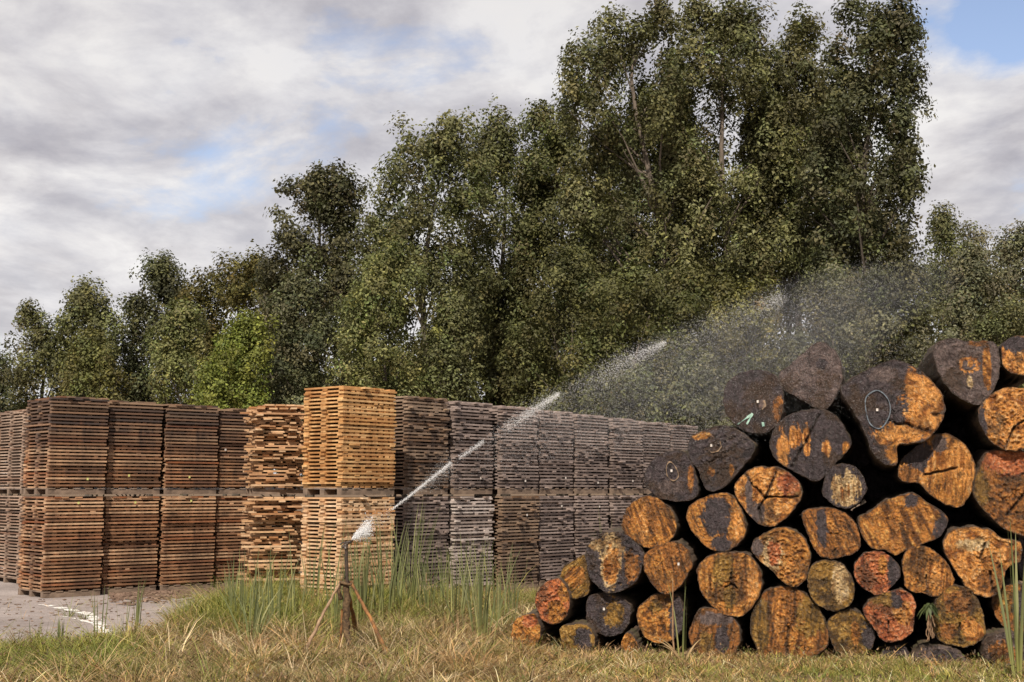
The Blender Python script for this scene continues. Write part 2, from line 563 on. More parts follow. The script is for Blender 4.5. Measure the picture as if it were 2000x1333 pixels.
def bundle(name, corner, az, wd, dp, n, pitch, style, z0, rough, label, group, tagpx=None, shift=(0, 0), lean=0.0, nd=8, ns=3, tilt=0.0, recess=0.038, gapp=0.16):
    """local x along the right-hand face, local y away from the camera; the corner nearest the camera is the origin"""
    root = empty(name, (corner[0], corner[1], z0), az)
    root['label'], root['category'], root['group'] = label, 'board stack', group
    rg = np.random.default_rng(abs(hash(label)) % 100000 if False else sum(map(ord, label)))
    B = []
    th1, th2 = pitch * 0.47, pitch * 0.51
    # pallet: three skids along x, deck boards across
    PB = []
    for y in (0.06, dp / 2, dp - 0.06):
        PB.append((wd / 2, y, 0.040, wd / 2 - 0.004, 0.045, 0.040, 0))
    for k in range(5):
        PB.append((0.06 + k * (wd - 0.12) / 4, dp / 2, 0.0895, 0.055, dp / 2 - 0.004, 0.0085, 0))
    z = PAL_H
    for k in range(n):
        ox, oy = (rg.normal(0, 0.006 + rough * 0.02) + shift[0] * k / n, rg.normal(0, 0.006 + rough * 0.02) + shift[1] * k / n)
        lay = rg.normal(0, 0.003)
        # close-set boards running away from the right-hand face: their ends fill it
        for i in range(nd):
            if 0 < i < nd - 1 and rg.random() < gapp:
                continue
            w = (wd / nd) * rg.uniform(0.50, 0.86)
            x = (i + 0.5) * wd / nd + rg.normal(0, 0.010)
            e0, e1 = recess + abs(rg.normal(0, recess * .6)) + rg.normal(0, 0.011 + rough * 0.05), rg.normal(0, 0.007 + rough * 0.05)
            if rough and rg.random() < 0.3:
                e0 -= abs(rg.normal(0, 0.06))
            B.append((x + ox, dp / 2 + oy + (e0 + e1) / 2, z + th1 / 2, w / 2, dp / 2 + (e1 - e0) / 2, th1 / 2, rg.normal(0, 0.006 + rough * 0.02)))
        z += th1 + 0.001
        # spacers and edge boards running along the right-hand face
        for i in range(ns):
            y = 0.055 + i * (dp - 0.11) / (ns - 1) + rg.normal(0, 0.008 + rough * 0.03)
            e0, e1 = rg.normal(0, 0.009 + rough * 0.05), rg.normal(0, 0.009 + rough * 0.05)
            if i and i < ns - 1 and rg.random() < 0.25:
                e0 += 0.04
            B.append((wd / 2 + ox + (e0 + e1) / 2, y + oy, z + th2 / 2, wd / 2 + (e1 - e0) / 2, 0.05, th2 / 2, rg.normal(0, 0.006 + rough * 0.02)))
        z += th2 + 0.001
    # loose top boards
    for i in range(nd):
        if rg.random() < 0.8:
            B.append(((i + 0.5) * wd / nd, dp / 2 + rg.normal(0, 0.02), z + th1 / 2, wd / nd * 0.44, dp / 2, th1 / 2, rg.normal(0, 0.01)))
    V, Q = boxes(B)
    if lean:
        V[:, 0] += lean * V[:, 2]
    if tilt:
        V[:, 2] += tilt * V[:, 0] * (V[:, 2] / 1.6)
    mesh_obj('boards', V, Q, M_BOARD[style], root)
    V, Q = boxes(PB)
    pal = mesh_obj('pallet', V, Q, M_PALLET, root)
    if tagpx:
        fx, fz, yel = tagpx
        TV, TQ = boxes([(fx, -0.020 - rough * 0.05, fz, 0.014, 0.004, 0.017, 0.03)])
        mesh_obj('tag', TV, TQ, M_TAG_YEL if yel else M_TAG, root)
    return root


FOOT = []                     # footprints, for the grass


def column(name, corner, az, wd, dp, H, styles, labels, group, tags=(None, None), roughs=(0, 0), lean=(0, 0), recess=0.038, gapp=0.16, nd=8, ns=3, off=(0.0, 0.0), H1=1.572):
    """two bundles one on the other"""
    z = 0.006
    hs = (H1, H - H1)
    for k in range(2):
        n = int(round((hs[k] - PAL_H - 0.03) / 0.0555))
        pitch = (hs[k] - PAL_H - 0.033) / n
        c = (corner[0] + off[0] * k, corner[1] + off[1] * k)
        bundle(name, c, az, wd, dp, n, pitch - 0.002, styles[k], z, roughs[k], labels[k], group, tags[k], lean=lean[k], nd=nd, ns=ns, recess=recess, gapp=gapp)
        z += hs[k]
    cx, sx = math.cos(az), math.sin(az)
    q = lambda a, b: (corner[0] + a * cx - b * sx, corner[1] + a * sx + b * cx)
    FOOT.append(np.array([q(-.03, -.03), q(wd + .03, -.03), q(wd + .03, dp + .03), q(-.03, dp + .03)]))


AZ_L = math.atan2(0.666, 0.746)
GL = 'board stacks at the left of the sprinkler'
dL = np.array([0.746, 0.666])
P0 = np.array([-7.17, 20.62])
ordL = ['first', 'second', 'third', 'fourth']
descU = ['red-brown slatted board stack on the top tier at the near left corner',
         'red-brown board stack on the top tier, right beside the left corner stack',
         'darker red-brown board stack on the top tier, third from the left corner',
         'dark board stack on the top tier, partly behind the ragged tan stack']
descD = ['board stack with a pale left end standing on asphalt at the left corner, bottom tier',
         'tan and red bottom tier board stack second from the left corner, above the grass blades',
         'brown bottom tier board stack third from the left corner, before the wood litter',
         'dark brown bottom tier board stack half behind the ragged tan one']
tL = [((0.62, 0.24, True), (0.50, 1.44, True)), ((0.36, 0.30, True), (0.50, 1.44, True)), ((0.40, 0.28, True), (0.46, 1.46, True)), ((0.1, 0.75, False), None)]
for k in range(4):
    c = P0 + dL * (1.0 * k) + np.array([.10, -.16]) * (k == 0) * .3 + np.array([-.05, .07]) * (k % 2)
    column('board_stack', c, AZ_L, 0.925, 1.0, 3.13 - 0.02 * k, ('red', 'red_top'), (descD[k], descU[k]), GL,
           (tL[k][1], tL[k][0]), lean=(0.004, 0.012 - 0.004 * k), off=(0.015, 0.0))

c = at(50, 790, 23.6)
column('board_stack', c, AZ_L, 0.97, 1.3, 3.12, ('pale', 'pale'),
       ('bottom tier board stack cut off by the left edge of the picture', 'top tier board stack cut off by the left edge of the picture'), GL)

# ragged tan column
AZ_M = math.atan2(0.31, 0.95)
c = at(497, 790, 20.3)
column('board_stack', c, AZ_M, 0.80, 0.9, 2.98, ('messy', 'messy'),
       ('ragged tan bottom tier board stack with crooked jutting ends', 'ragged tan top tier board stack beside the bright orange one'),
       'ragged board stacks left of the orange stack', roughs=(1.5, 1.35), nd=5, ns=4, recess=0.02, gapp=0.15)

# bright orange column, closest to the camera
AZ_R = math.atan2(0.775, 0.631)
c = at(670, 753, 18.86)
column('board_stack', c, AZ_R, 1.07, 0.83, 3.15, ('sand', 'orange'),
       ('sandy pale board stack directly under the bright orange one behind the sprinkler', 'tall bright orange board stack standing out above the row'),
       'bright board stacks behind the sprinkler', nd=9, recess=0.014, gapp=0.06, lean=(0.006, 0.002), off=(0.008, -0.008))

# long grey row running away to the right
GR = 'grey row of wet board stacks behind the spray'
Pn, Pf = np.array([-1.57, 20.6]), np.array([3.885, 27.3])
dR = (Pf - Pn) / np.linalg.norm(Pf - Pn)
AZ_G = math.atan2(dR[1], dR[0])
names_u = ['wet brown top tier board stack right next to the orange stack', 'grey top tier board stack where the low jet ends',
           'grey top tier board stack third from the orange one', 'grey top tier board stack fourth from the orange one, under the jet',
           'grey top tier board stack fifth from the orange one', 'grey top tier board stack sixth from the orange one',
           'grey top tier board stack seventh, half behind the leftmost dark log', 'grey top tier board stack last before the log pile hides the row']
names_d = ['brown-grey bottom tier board stack behind the tallest reeds', 'whitish wet bottom tier board stack behind reeds',
           'dark wet bottom tier board stack left of the pile of logs', 'darkest bottom tier board stack fourth along the grey row',
           'dark bottom tier board stack fifth along the grey row, behind the short reeds', 'bottom tier board stack sixth along the grey row behind the logs',
           'bottom tier board stack seventh along the grey row, mostly hidden by logs', 'bottom tier board stack at the far end, hidden by logs']
sty = [('grey', 'wet'), ('white', 'grey'), ('wet', 'grey')] + [('grey', 'grey')] * 5
tg = [(None, None), ((0.42, 1.34, False), (0.62, 0.26, False)), ((0.62, 1.22, False), (0.58, 0.22, False)), ((0.58, 1.36, False), (0.70, 0.28, False)),
      ((0.64, 1.34, False), (0.60, 0.20, False)), ((0.6, 1.30, False), (0.58, 0.24, False)), (None, None), (None, None)]
for k in range(6):
    f = k / 8
    c = Pn + (Pf - Pn) * f + np.array([dR[1], -dR[0]]) * RNG.uniform(-0.06, 0.06)
    column('board_stack', c, AZ_G + RNG.normal(0, 0.012), 0.955, 1.0, 3.13 - 0.19 * f, sty[k], (names_d[k], names_u[k]), GR, tg[k],
           lean=(RNG.normal(0, 0.006), RNG.normal(0, 0.006)), roughs=(0.06, 0.04))
for k in (6, 7):
    f = k / 8
    c = Pn + (Pf - Pn) * f
    column('board_stack', c, AZ_G, 0.955, 1.0, 3.13 - 0.19 * f, sty[k], (names_d[k], names_u[k]), GR, tg[k])

# ------------------------------------------------------------------ the log pile
LOG_RZ = -math.atan(0.25)                     # the pile's front runs back to the left


def pile_point(u, v, setback=0.0):
    d = ray(u, v)
    # plane Y = 13.95 - 0.25 X (+ setback along the logs)
    k = (13.95 + setback * 1.03) / (d[1] + 0.25 * d[0])
    return np.array([0, 0, CAM_H]) + d * k


STY = {
    'ochre': ((.42, .172, .034), (.12, .045, .010), (.70, .42, .13)),
    'orange': ((.56, .245, .058), (.22, .075, .014), (.80, .50, .22)),
    'red': ((.46, .145, .050), (.20, .050, .018), (.72, .40, .22)),
    'pale': ((.50, .35, .17), (.26, .15, .06), (.74, .60, .40)),
    'olive': ((.24, .13, .026), (.075, .043, .011), (.50, .32, .10)),
    'brown': ((.28, .108, .024), (.075, .032, .010), (.54, .28, .085)),
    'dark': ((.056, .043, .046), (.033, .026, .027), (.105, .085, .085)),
    'dusk': ((.115, .085, .078), (.070, .050, .045), (.20, .15, .13)),
}
STY = {k: [np.array(c) for c in v] for k, v in STY.items()}


def sm(a, b, x):
    x = min(1.0, max(0.0, (x - a) / (b - a)))
    return x * x * (3 - 2 * x)


def seg_dist(p, a, b):
    ax, ay = a
    bx, by = b
    dx, dy = bx - ax, by - ay
    tt = max(0, min(1, ((p[0] - ax) * dx + (p[1] - ay) * dy) / (dx * dx + dy * dy + 1e-9)))
    return math.hypot(p[0] - ax - dx * tt, p[1] - ay - dy * tt)


NA, NR = 120, 40


def smooth_outline(P, n):
    """closed Catmull-Rom through P, resampled evenly by angle index"""
    P = np.asarray(P, dtype=float)
    m = len(P)
    out = []
    for i in range(m):
        p0, p1, p2, p3 = P[i - 1], P[i], P[(i + 1) % m], P[(i + 2) % m]
        for k in range(12):
            s = k / 12
            out.append(0.5 * ((2 * p1) + (-p0 + p2) * s + (2 * p0 - 5 * p1 + 4 * p2 - p3) * s * s + (-p0 + 3 * p1 - 3 * p2 + p3) * s ** 3))
    out = np.array(out)
    L = np.r_[0, np.cumsum(np.linalg.norm(np.diff(np.vstack([out, out[:1]]), axis=0), axis=1))]
    s = np.linspace(0, L[-1], n, endpoint=False)
    o2 = np.vstack([out, out[:1]])
    return np.stack([np.interp(s, L, o2[:, k]) for k in range(2)], 1)


NLOG = 0


def log(px, style, label, patches=(), cracks=(), streak=None, fungus=1.0, back=0.0, L=4.6, marks=(), tagp=None, barkmat=None, moss=0.0):
    """px: outline of the cut end in the photo; patches: (cx, cy, rx, ry, style) in end-face units -1..1, y up;
    cracks: polylines in the same units; streak: direction in degrees of the fibre streaks"""
    global NLOG
    NLOG += 1
    sd_ = NLOG * 13.7
    pts = [pile_point(u, v, back) for u, v in px]
    ctr = np.mean(pts, axis=0)
    ex = np.array([math.cos(LOG_RZ), math.sin(LOG_RZ), 0])
    q = np.array([[(p - ctr) @ ex, p[2] - ctr[2]] for p in pts])
    mid = (q.max(0) + q.min(0)) / 2
    ctr = ctr + ex * mid[0] + np.array([0, 0, mid[1]])
    q -= mid
    hs = (q.max(0) - q.min(0)) / 2
    rad = float(hs.mean())
    root = empty('oak_log', ctr, LOG_RZ)
    root['label'], root['category'], root['group'] = label, 'log', 'logs in the pile'
    O = smooth_outline(q, NA)
    # small irregularities of the rim
    for i in range(NA):
        d = O[i] / (np.linalg.norm(O[i]) + 1e-6)
        O[i] += d * (0.012 * noise.noise((O[i][0] * 14, O[i][1] * 14, sd_)) + 0.006 * noise.noise((O[i][0] * 45, O[i][1] * 45, sd_)))
    # ---- cut end
    rs = np.linspace(0, 1, NR + 1)[1:] ** 0.85
    V, col = [(0, 0, 0)], []
    for r in rs:
        for i in range(NA):
            V.append((O[i][0] * r, 0, O[i][1] * r))
    V = np.array(V, dtype=float)
    base = STY[style]
    ca, sa = (math.cos(R(streak)), math.sin(R(streak))) if streak is not None else (1, 0)
    nz = noise.noise
    tones = np.zeros((len(V), 3))
    dy = np.zeros(len(V))
    for i, p in enumerate(V):
        x, y = p[0], p[2]
        nx, ny = x / hs[0], y / hs[1]
        w1 = nz((x * 9 + sd_, y * 9, sd_))
        w2 = nz((x * 26, y * 26 + sd_, sd_ + 5))
        st = base
        w3 = nz((x * 62, y * 62 + sd_, sd_ + 9))
        if streak is not None:
            a, b = x * ca + y * sa, -x * sa + y * ca
            w3 = w3 * .6 + nz((a * 9, b * 60, sd_ + 6)) * .9
        wdark, wlit = 0.0, 0.0
        c1, c2, c3 = st
        for (cx, cy, rx, ry, s2) in patches:
            dd = math.hypot((nx - cx) / rx, (ny - cy) / ry) + 0.36 * w1 + 0.30 * w2 + 0.26 * w3
            f = 1 - sm(0.88, 1.02, dd)
            if f > 0:
                t2 = STY[s2]
                c1, c2, c3 = c1 + (t2[0] - c1) * f, c2 + (t2[1] - c2) * f, c3 + (t2[2] - c3) * f
                if s2 == 'dark' or s2 == 'dusk':
                    wdark = max(wdark, f)
                else:
                    wdark *= (1 - f)
                    wlit = max(wlit, f)
        if style in ('dark', 'dusk') and not patches:
            wdark = 1.0
        a, b = x * ca + y * sa, -x * sa + y * ca
        if streak is not None:
            g = nz((a * 4.0, b * 30, sd_ + 2)) * 0.8 + nz((a * 9, b * 70, sd_ + 8)) * 0.5
        else:
            g = nz((x * 12, y * 12, sd_ + 2)) * 0.7 + w2 * 0.6
        h = nz((x * 42, y * 42, sd_ + 3)) + 0.5 * nz((x * 80, y * 80, sd_ + 4))
        rho = math.hypot(nx, ny)
        ringv = math.sin((rho * rad + 0.02 * w1) * 170 + 2.5 * w1)
        g += 0.06 * ringv
        ang = math.atan2(ny, nx)
        chk = nz((ang * 3.2 + sd_, sd_, rho * 0.8))
        chk = (1 - sm(0.0, 0.035, abs(chk))) * sm(0.12, 0.3, rho) * (0.4 + 0.6 * sm(0, .3, nz((ang * 2, 3.3, sd_))))
        k2 = sm(-0.08, 0.42, -g - .25 * w1)
        k3 = sm(0.12, 0.7, h * 0.7 + g * 0.5)
        cc = c1 + (c2 - c1) * k2
        cc = cc + (c3 - cc) * k3 * 0.8
        amp = (1 - 0.88 * wdark) * fungus
        d = -0.013 * h * amp * min(1.3, fungus) * (rad / 0.3) - 0.010 * g * amp + 0.004 * w1
        if streak is not None:
            d -= 0.012 * nz((a * 3.0, b * 22, sd_ + 2))
        cc = cc * (1 - .65 * chk)
        d += .014 * chk
        wl = nz((x * 4.5 + 31, y * 4.5, sd_ + 12)) + .5 * nz((x * 13, y * 13, sd_ + 14)) + .35 * w3
        f = sm(.04, .40, wl) * .70 * (1 - wdark) * (1 - .45 * wlit)
        cc = cc * (1 - f) + np.array([.050, .028, .013]) * f
        for cr in cracks:
            for s0, s1 in zip(cr[:-1], cr[1:]):
                wob = 0.05 * w1 + 0.03 * w2
                dc = seg_dist((nx + wob, ny + wob), s0, s1)
                f = 1 - sm(0.012, 0.05, dc)
                if f > 0:
                    cc = cc * (1 - 0.85 * f) + np.array([.02, .012, .008]) * 0.85 * f
                    d += 0.035 * f
        ri = (i - 1) // NA if i else -1
        rr = rs[ri] if i else 0.0
        # rounded, fibrous rim
        if rr > 0.90:
            d += 0.004 * ((rr - 0.90) / 0.10) ** 2
            f = sm(0.955 + .03 * w2, 0.992 + .015 * w2, rr) * .80
            cc = cc * (1 - f) + np.array([.046, .032, .024]) * f
        if moss:
            f = moss * sm(0.0, 0.5, w1 + ny * 0.2)
            cc = cc * (1 - f) + np.array([.09, .075, .018]) * f
        tones[i] = np.clip(cc, 0.005, 0.9)
        dy[i] = d
    V[:, 1] = dy
    i = np.arange(NA)
    Q = []
    for k in range(NR - 1):
        a0, b0 = 1 + k * NA, 1 + (k + 1) * NA
        Q.append(np.stack([a0 + i, a0 + (i + 1) % NA, b0 + (i + 1) % NA, b0 + i], -1)[:, ::-1])
    T = np.stack([np.zeros(NA, int), 1 + (i + 1) % NA, 1 + i], -1)
    Q = np.concatenate(Q)
    # orientation: the end looks towards -y
    face = mesh_obj('cut_end', V, [Q[:, ::-1], T[:, ::-1]], M_LOGEND, root, True, tones)
    # ---- bark body
    ny_ = 22
    ys = np.linspace(0, 1, ny_) ** 1.35 * L
    ys[0] = 0.0
    BV = []
    for j, y in enumerate(ys):
        sc = 1.0 + 0.012 * (j > 0) + 0.075 * sm(0.1, 1.1, y)
        for k in range(NA):
            p = O[k] * sc
            dn = p / (np.linalg.norm(p) + 1e-6)
            amp = 0.0 if j == 0 else min(1, j / 3)
            th = k / NA * 2 * math.pi
            rdg = 0.016 * nz((math.cos(th) * 7, math.sin(th) * 7, y * 0.8 + sd_)) + 0.020 * nz((p[0] * 9, p[1] * 9, y * 3 + sd_)) + 0.012 * nz((p[0] * 40, p[1] * 40, y * 12))
            p = p + dn * (rdg * amp)
            y0 = (dy[1 + (NR - 1) * NA + k]) if j == 0 else y + 0.03
            BV.append((p[0], y0, p[1]))
    BQ = []
    for j in range(ny_ - 1):
        a0, b0 = j * NA, (j + 1) * NA
        BQ.append(np.stack([a0 + i, b0 + i, b0 + (i + 1) % NA, a0 + (i + 1) % NA], -1))
    last = (ny_ - 1) * NA
    BV.append((0, L + 0.03, 0))
    T = np.stack([last + i, np.full(NA, len(BV) - 1), last + (i + 1) % NA], -1)
    mesh_obj('bark', BV, [np.concatenate(BQ), T], barkmat or M_BARK, root, True)

    def front(nx, ny):
        """y of the cut end near a point of it"""
        k = int(np.argmin((V[:, 0] - nx * hs[0]) ** 2 + (V[:, 2] - ny * hs[1]) ** 2))
        return float(V[max(0, k - 0)][1])

    for mk in marks:
        kind, mat, width, pl = mk
        P = smooth_outline([(a * hs[0], b * hs[1]) for a, b in pl], 40) if kind == 'ring' else None
        if P is None:
            P = []
            for s0, s1 in zip(pl[:-1], pl[1:]):
                for k in range(10):
                    P.append((np.array(s0) + (np.array(s1) - np.array(s0)) * k / 9) * hs)
            P = np.array(P)
        else:
            P = np.vstack([P, P[:1]])
        D = np.gradient(P, axis=0)
        D /= np.linalg.norm(D, axis=1)[:, None] + 1e-9
        S = np.stack([-D[:, 1], D[:, 0]], -1)
        ww = np.array([width * (0.55 + 1.0 * nz((p[0] * 30, p[1] * 30, sd_ + 1))) for p in P])
        Lf, Rt = P + S * ww[:, None], P - S * ww[:, None]
        y = np.array([min(front(p[0] / hs[0], p[1] / hs[1]), front((p[0] + .02) / hs[0], p[1] / hs[1])) - 0.010 for p in P])
        y = np.convolve(np.pad(y, 2, mode='edge'), np.ones(5) / 5, 'valid')
        n = len(P)
        MV = np.concatenate([np.c_[Lf[:, 0], y, Lf[:, 1]], np.c_[Rt[:, 0], y, Rt[:, 1]], np.c_[Lf[:, 0], y + .012, Lf[:, 1]], np.c_[Rt[:, 0], y + .012, Rt[:, 1]]])
        k = np.arange(n - 1)
        MQ = np.concatenate([np.stack([k, k + 1, n + k + 1, n + k], -1), np.stack([2 * n + k, 2 * n + k + 1, k + 1, k], -1), np.stack([n + k, n + k + 1, 3 * n + k + 1, 3 * n + k], -1)])
        mesh_obj('paint_mark' if mat in (M_PAINT_B, M_PAINT_G) else 'heartwood_ring', MV, MQ, mat, root)
    if tagp:
        a, b = tagp
        TV, TQ = boxes([(a * hs[0], front(a, b) - 0.015, b * hs[1], 0.010, 0.003, 0.013, 0.0)])
        mesh_obj('tag', TV, TQ, M_TAG, root)
    return root


# top of the pile
log([(1412,779),(1419,751),(1439,732),(1472,723),(1508,730),(1525,751),(1530,784),(1525,818),(1500,843),(1467,845),(1439,832),(1419,809)], 'dark',
    'dark round log with a green painted arrow, upper left of the pile', back=0.1, fungus=.6,
    patches=[(.85, -.3, .2, .45, 'brown'), (.3, -.12, .12, .16, 'dusk')],
    marks=[('line', M_PAINT_G, .012, [(-.52, -.74), (-.02, -.40), (-.22, -.74)]), ('line', M_PAINT_G, .022, [(.28, -.75), (.36, -.74)]), ('line', M_RINGPALE, .014, [(.36, .02), (.40, -.12), (.30, -.28)])], tagp=(.16, -.02))
log([(1523,729),(1544,712),(1572,687),(1600,668),(1625,679),(1641,707),(1646,740),(1633,773),(1614,800),(1589,795),(1555,776),(1528,757)], 'dusk',
    'pointed purple-grey log on top of the pile', back=0.25, fungus=.5, patches=[(.35, .35, .2, .14, 'dark')])
log([(1642,762),(1664,739),(1692,722),(1730,707),(1750,703),(1789,718),(1819,743),(1841,773),(1846,801),(1836,829),(1805,862),(1755,870),(1753,904),(1733,909),(1703,884),(1692,851),(1669,807)], 'dark',
    'largest log near the top, half slate dark and half bright orange, blue-grey oval on it', back=-0.15, fungus=.8,
    patches=[(-.15, .72, .30, .14, 'dusk'), (.62, .15, .42, .75, 'orange'), (.15, -.42, .55, .22, 'orange'), (.02, -.78, .18, .2, 'ochre')],
    cracks=[[(-.1, -.15), (.3, -.25), (.7, -.38)], [(.78, -.05), (.98, -.02)]],
    marks=[('ring', M_PAINT_B, .008, [(-.50, .30), (-.28, .42), (-.08, .24), (-.06, -.04), (-.24, -.30), (-.44, -.22), (-.52, .05)])], tagp=(-.3, .05))
log([(1503,868),(1511,840),(1533,815),(1569,801),(1611,801),(1639,820),(1661,859),(1655,881),(1633,904),(1608,934),(1589,940),(1555,923),(1525,906),(1508,887)], 'dark',
    'dark log with upright ragged orange stripes, under the pointed log', fungus=.8,
    patches=[(-.66, -.1, .16, .50, 'orange'), (-.36, .28, .15, .35, 'orange'), (-.08, .12, .10, .45, 'orange'), (.42, -.1, .13, .27, 'orange'), (.88, -.1, .10, .2, 'ochre')],
    cracks=[[(-.45, -.6), (-.1, .1), (.25, .85)]], streak=95)
log([(1343,870),(1355,851),(1389,833),(1422,834),(1450,848),(1473,870),(1469,890),(1444,918),(1422,945),(1394,959),(1375,951),(1364,918),(1347,898)], 'dark',
    'dark wedge shaped log with a pale wooden ring, left shoulder of the pile', fungus=1.1, streak=28,
    patches=[(-.62, .72, .3, .12, 'ochre'), (-.3, -.42, .12, .12, 'ochre'), (.30, -.38, .08, .2, 'ochre')],
    marks=[('line', M_RINGPALE, .008, [(-.02, .54), (.02, .36), (-.08, .22), (-.26, .18), (-.44, .30)])], tagp=(-.28, .40))
log([(1257,940),(1269,904),(1297,883),(1333,882),(1350,901),(1361,932),(1364,962),(1350,977),(1311,979),(1278,968)], 'dark',
    'black log with a tall pale oval, at the left beside the grey stacks', fungus=.8,
    patches=[(.72, -.1, .14, .5, 'brown'), (0, -.4, .5, .3, 'dusk')],
    marks=[('ring', M_RINGPALE, .006, [(0, .58), (.22, .30), (.28, -.02), (.10, -.18), (-.12, .02), (-.14, .4)])], tagp=(.04, .22))
log([(1822,690),(1830,668),(1864,659),(1883,666),(1933,666),(1950,682),(1953,720),(1944,757),(1919,787),(1903,790),(1866,773),(1844,748),(1830,718)], 'dusk',
    'topmost dark log at the right with a pale disc in its middle', back=-0.1, fungus=.9,
    patches=[(.12, .15, .30, .28, 'orange'), (.12, .15, .21, .18, 'dusk'), (.12, .2, .10, .12, 'ochre'), (.62, .05, .13, .7, 'ochre'), (.08, -.32, .1, .2, 'pale'), (.4, .85, .3, .15, 'brown')])
log([(1955,690),(1960,668),(1985,657),(2020,655),(2050,680),(2045,715),(2010,732),(1975,728),(1958,712)], 'orange',
    'orange and dark log cut off by the right edge at the top of the pile', back=-0.1, patches=[(-.5, .6, .7, .5, 'dark')])
log([(1911,806),(1930,776),(1958,759),(1990,757),(2030,775),(2045,820),(2030,860),(1990,880),(1955,876),(1925,850)], 'orange',
    'bright orange log with one long crack, at the right edge below the top row', back=-0.1, patches=[(-.9, -.2, .15, .8, 'dark')],
    cracks=[[(-.25, -.95), (.05, -.25), (.55, .1), (.9, .5)]], fungus=1.5)
log([(1754,929),(1761,898),(1789,873),(1816,851),(1844,847),(1875,859),(1897,887),(1905,912),(1903,940),(1891,973),(1872,991),(1844,984),(1816,965),(1794,945),(1769,943)], 'orange',
    'heart shaped smooth orange log with a dark upper left', back=0.05, fungus=.6, streak=85,
    patches=[(-.5, .42, .42, .5, 'dark'), (-.72, -.2, .28, .35, 'brown'), (.3, -.55, .5, .45, 'ochre'), (.1, .75, .2, .3, 'dusk'), (.28, -.35, .14, .4, 'brown')], cracks=[[(-.3, -.12), (.5, .05)]])
log([(1606,954),(1617,918),(1642,905),(1667,911),(1686,929),(1692,954),(1680,981),(1655,993),(1628,987),(1611,973)], 'dark',
    'small round log with a pale ragged heart and a dark rim', fungus=1.2, streak=90,
    patches=[(.06, -.08, .62, .78, 'pale'), (-.05, .65, .1, .4, 'dark'), (-.1, -.25, .08, .3, 'brown'), (.2, -.2, .06, .35, 'brown')])
log([(1433,954),(1444,934),(1467,915),(1500,912),(1533,918),(1561,943),(1566,968),(1550,995),(1530,1018),(1505,1030),(1480,1022),(1458,1000),(1440,975)], 'orange',
    'orange log split by spoke-like cracks, with a red upper right', fungus=1.1,
    patches=[(.62, .42, .36, .42, 'red'), (-.55, .1, .10, .8, 'dusk'), (-.3, -.5, .22, .35, 'dusk')],
    cracks=[[(-.05, -.02), (.25, .8)], [(-.05, -.02), (.9, .0)], [(-.05, -.02), (-.45, .45), (-.62, .8)], [(-.05, -.02), (-.28, -.4), (-.2, -.9)]])
log([(1340,1005),(1350,985),(1385,968),(1420,963),(1440,980),(1455,1015),(1456,1045),(1440,1065),(1415,1078),(1385,1072),(1360,1050),(1345,1025)], 'ochre',
    'log with a black centre and orange flanks, second row from the left shoulder', fungus=1.2, streak=110,
    patches=[(.05, .25, .52, .75, 'dark'), (.2, -.75, .4, .3, 'dark'), (.75, .05, .2, .5, 'orange')])
log([(1214,1020),(1222,995),(1245,975),(1268,967),(1295,980),(1315,1003),(1322,1030),(1310,1055),(1285,1068),(1262,1070),(1240,1060),(1220,1042)], 'ochre',
    'orange log with slanting splintered planks, just below the black oval log', fungus=.9, streak=112,
    patches=[(.1, .1, .55, .8, 'brown'), (-.22, -.1, .2, .8, 'orange'), (.45, -.1, .16, .6, 'ochre'), (-.75, .2, .2, .5, 'brown')])
log([(1146,1068),(1162,1052),(1180,1040),(1219,1042),(1240,1060),(1256,1075),(1256,1104),(1243,1135),(1214,1153),(1188,1159),(1167,1146),(1149,1122),(1144,1094)], 'dark',
    'big black log with a golden crumbly patch, at the left end of the pile', fungus=1.4,
    patches=[(-.1, .05, .42, .88, 'pale'), (-.1, -.1, .30, .6, 'orange'), (.62, -.15, .3, .5, 'brown'), (.3, -.3, .06, .5, 'dark'), (-.6, .6, .3, .2, 'pale')])
log([(1094,1125),(1102,1107),(1120,1094),(1141,1086),(1152,1117),(1150,1156),(1128,1170),(1110,1166),(1097,1148)], 'olive',
    'small brownish log tucked left of the golden patched one', back=.1, streak=40, fungus=.8, patches=[(0, 0, .7, .6, 'ochre')])
log([(1045,1169),(1050,1153),(1066,1138),(1092,1130),(1107,1148),(1113,1177),(1105,1205),(1084,1220),(1061,1213),(1049,1192)], 'red',
    'small rust red log at the far left end of the pile', fungus=1.7, patches=[(.3, -.5, .6, .6, 'ochre'), (.7, .4, .35, .5, 'ochre')])
log([(1001,1221),(1011,1208),(1032,1199),(1048,1205),(1055,1235),(1045,1262),(1012,1262),(1000,1245)], 'ochre',
    'lowest leftmost log end sunk in dry grass', back=-.1, fungus=1.4, patches=[(.2, .5, .4, .4, 'red')])
log([(1144,1187),(1149,1169),(1162,1161),(1196,1161),(1224,1174),(1232,1192),(1224,1226),(1201,1242),(1167,1237),(1149,1218)], 'dark',
    'dark log with a small white tag and mossy centre, bottom left', back=.1, fungus=1.1, patches=[(.25, .1, .42, .8, 'olive')], tagp=(-.18, .28))
log([(1256,1099),(1263,1078),(1287,1065),(1315,1058),(1341,1070),(1354,1096),(1344,1122),(1328,1146),(1302,1161),(1279,1148),(1263,1125)], 'brown',
    'brown log with a pinkish tag at its right, left of the pile centre', fungus=1.1, streak=105,
    patches=[(-.45, -.1, .35, .6, 'ochre'), (.1, -.5, .2, .4, 'ochre')], tagp=(.42, .15))
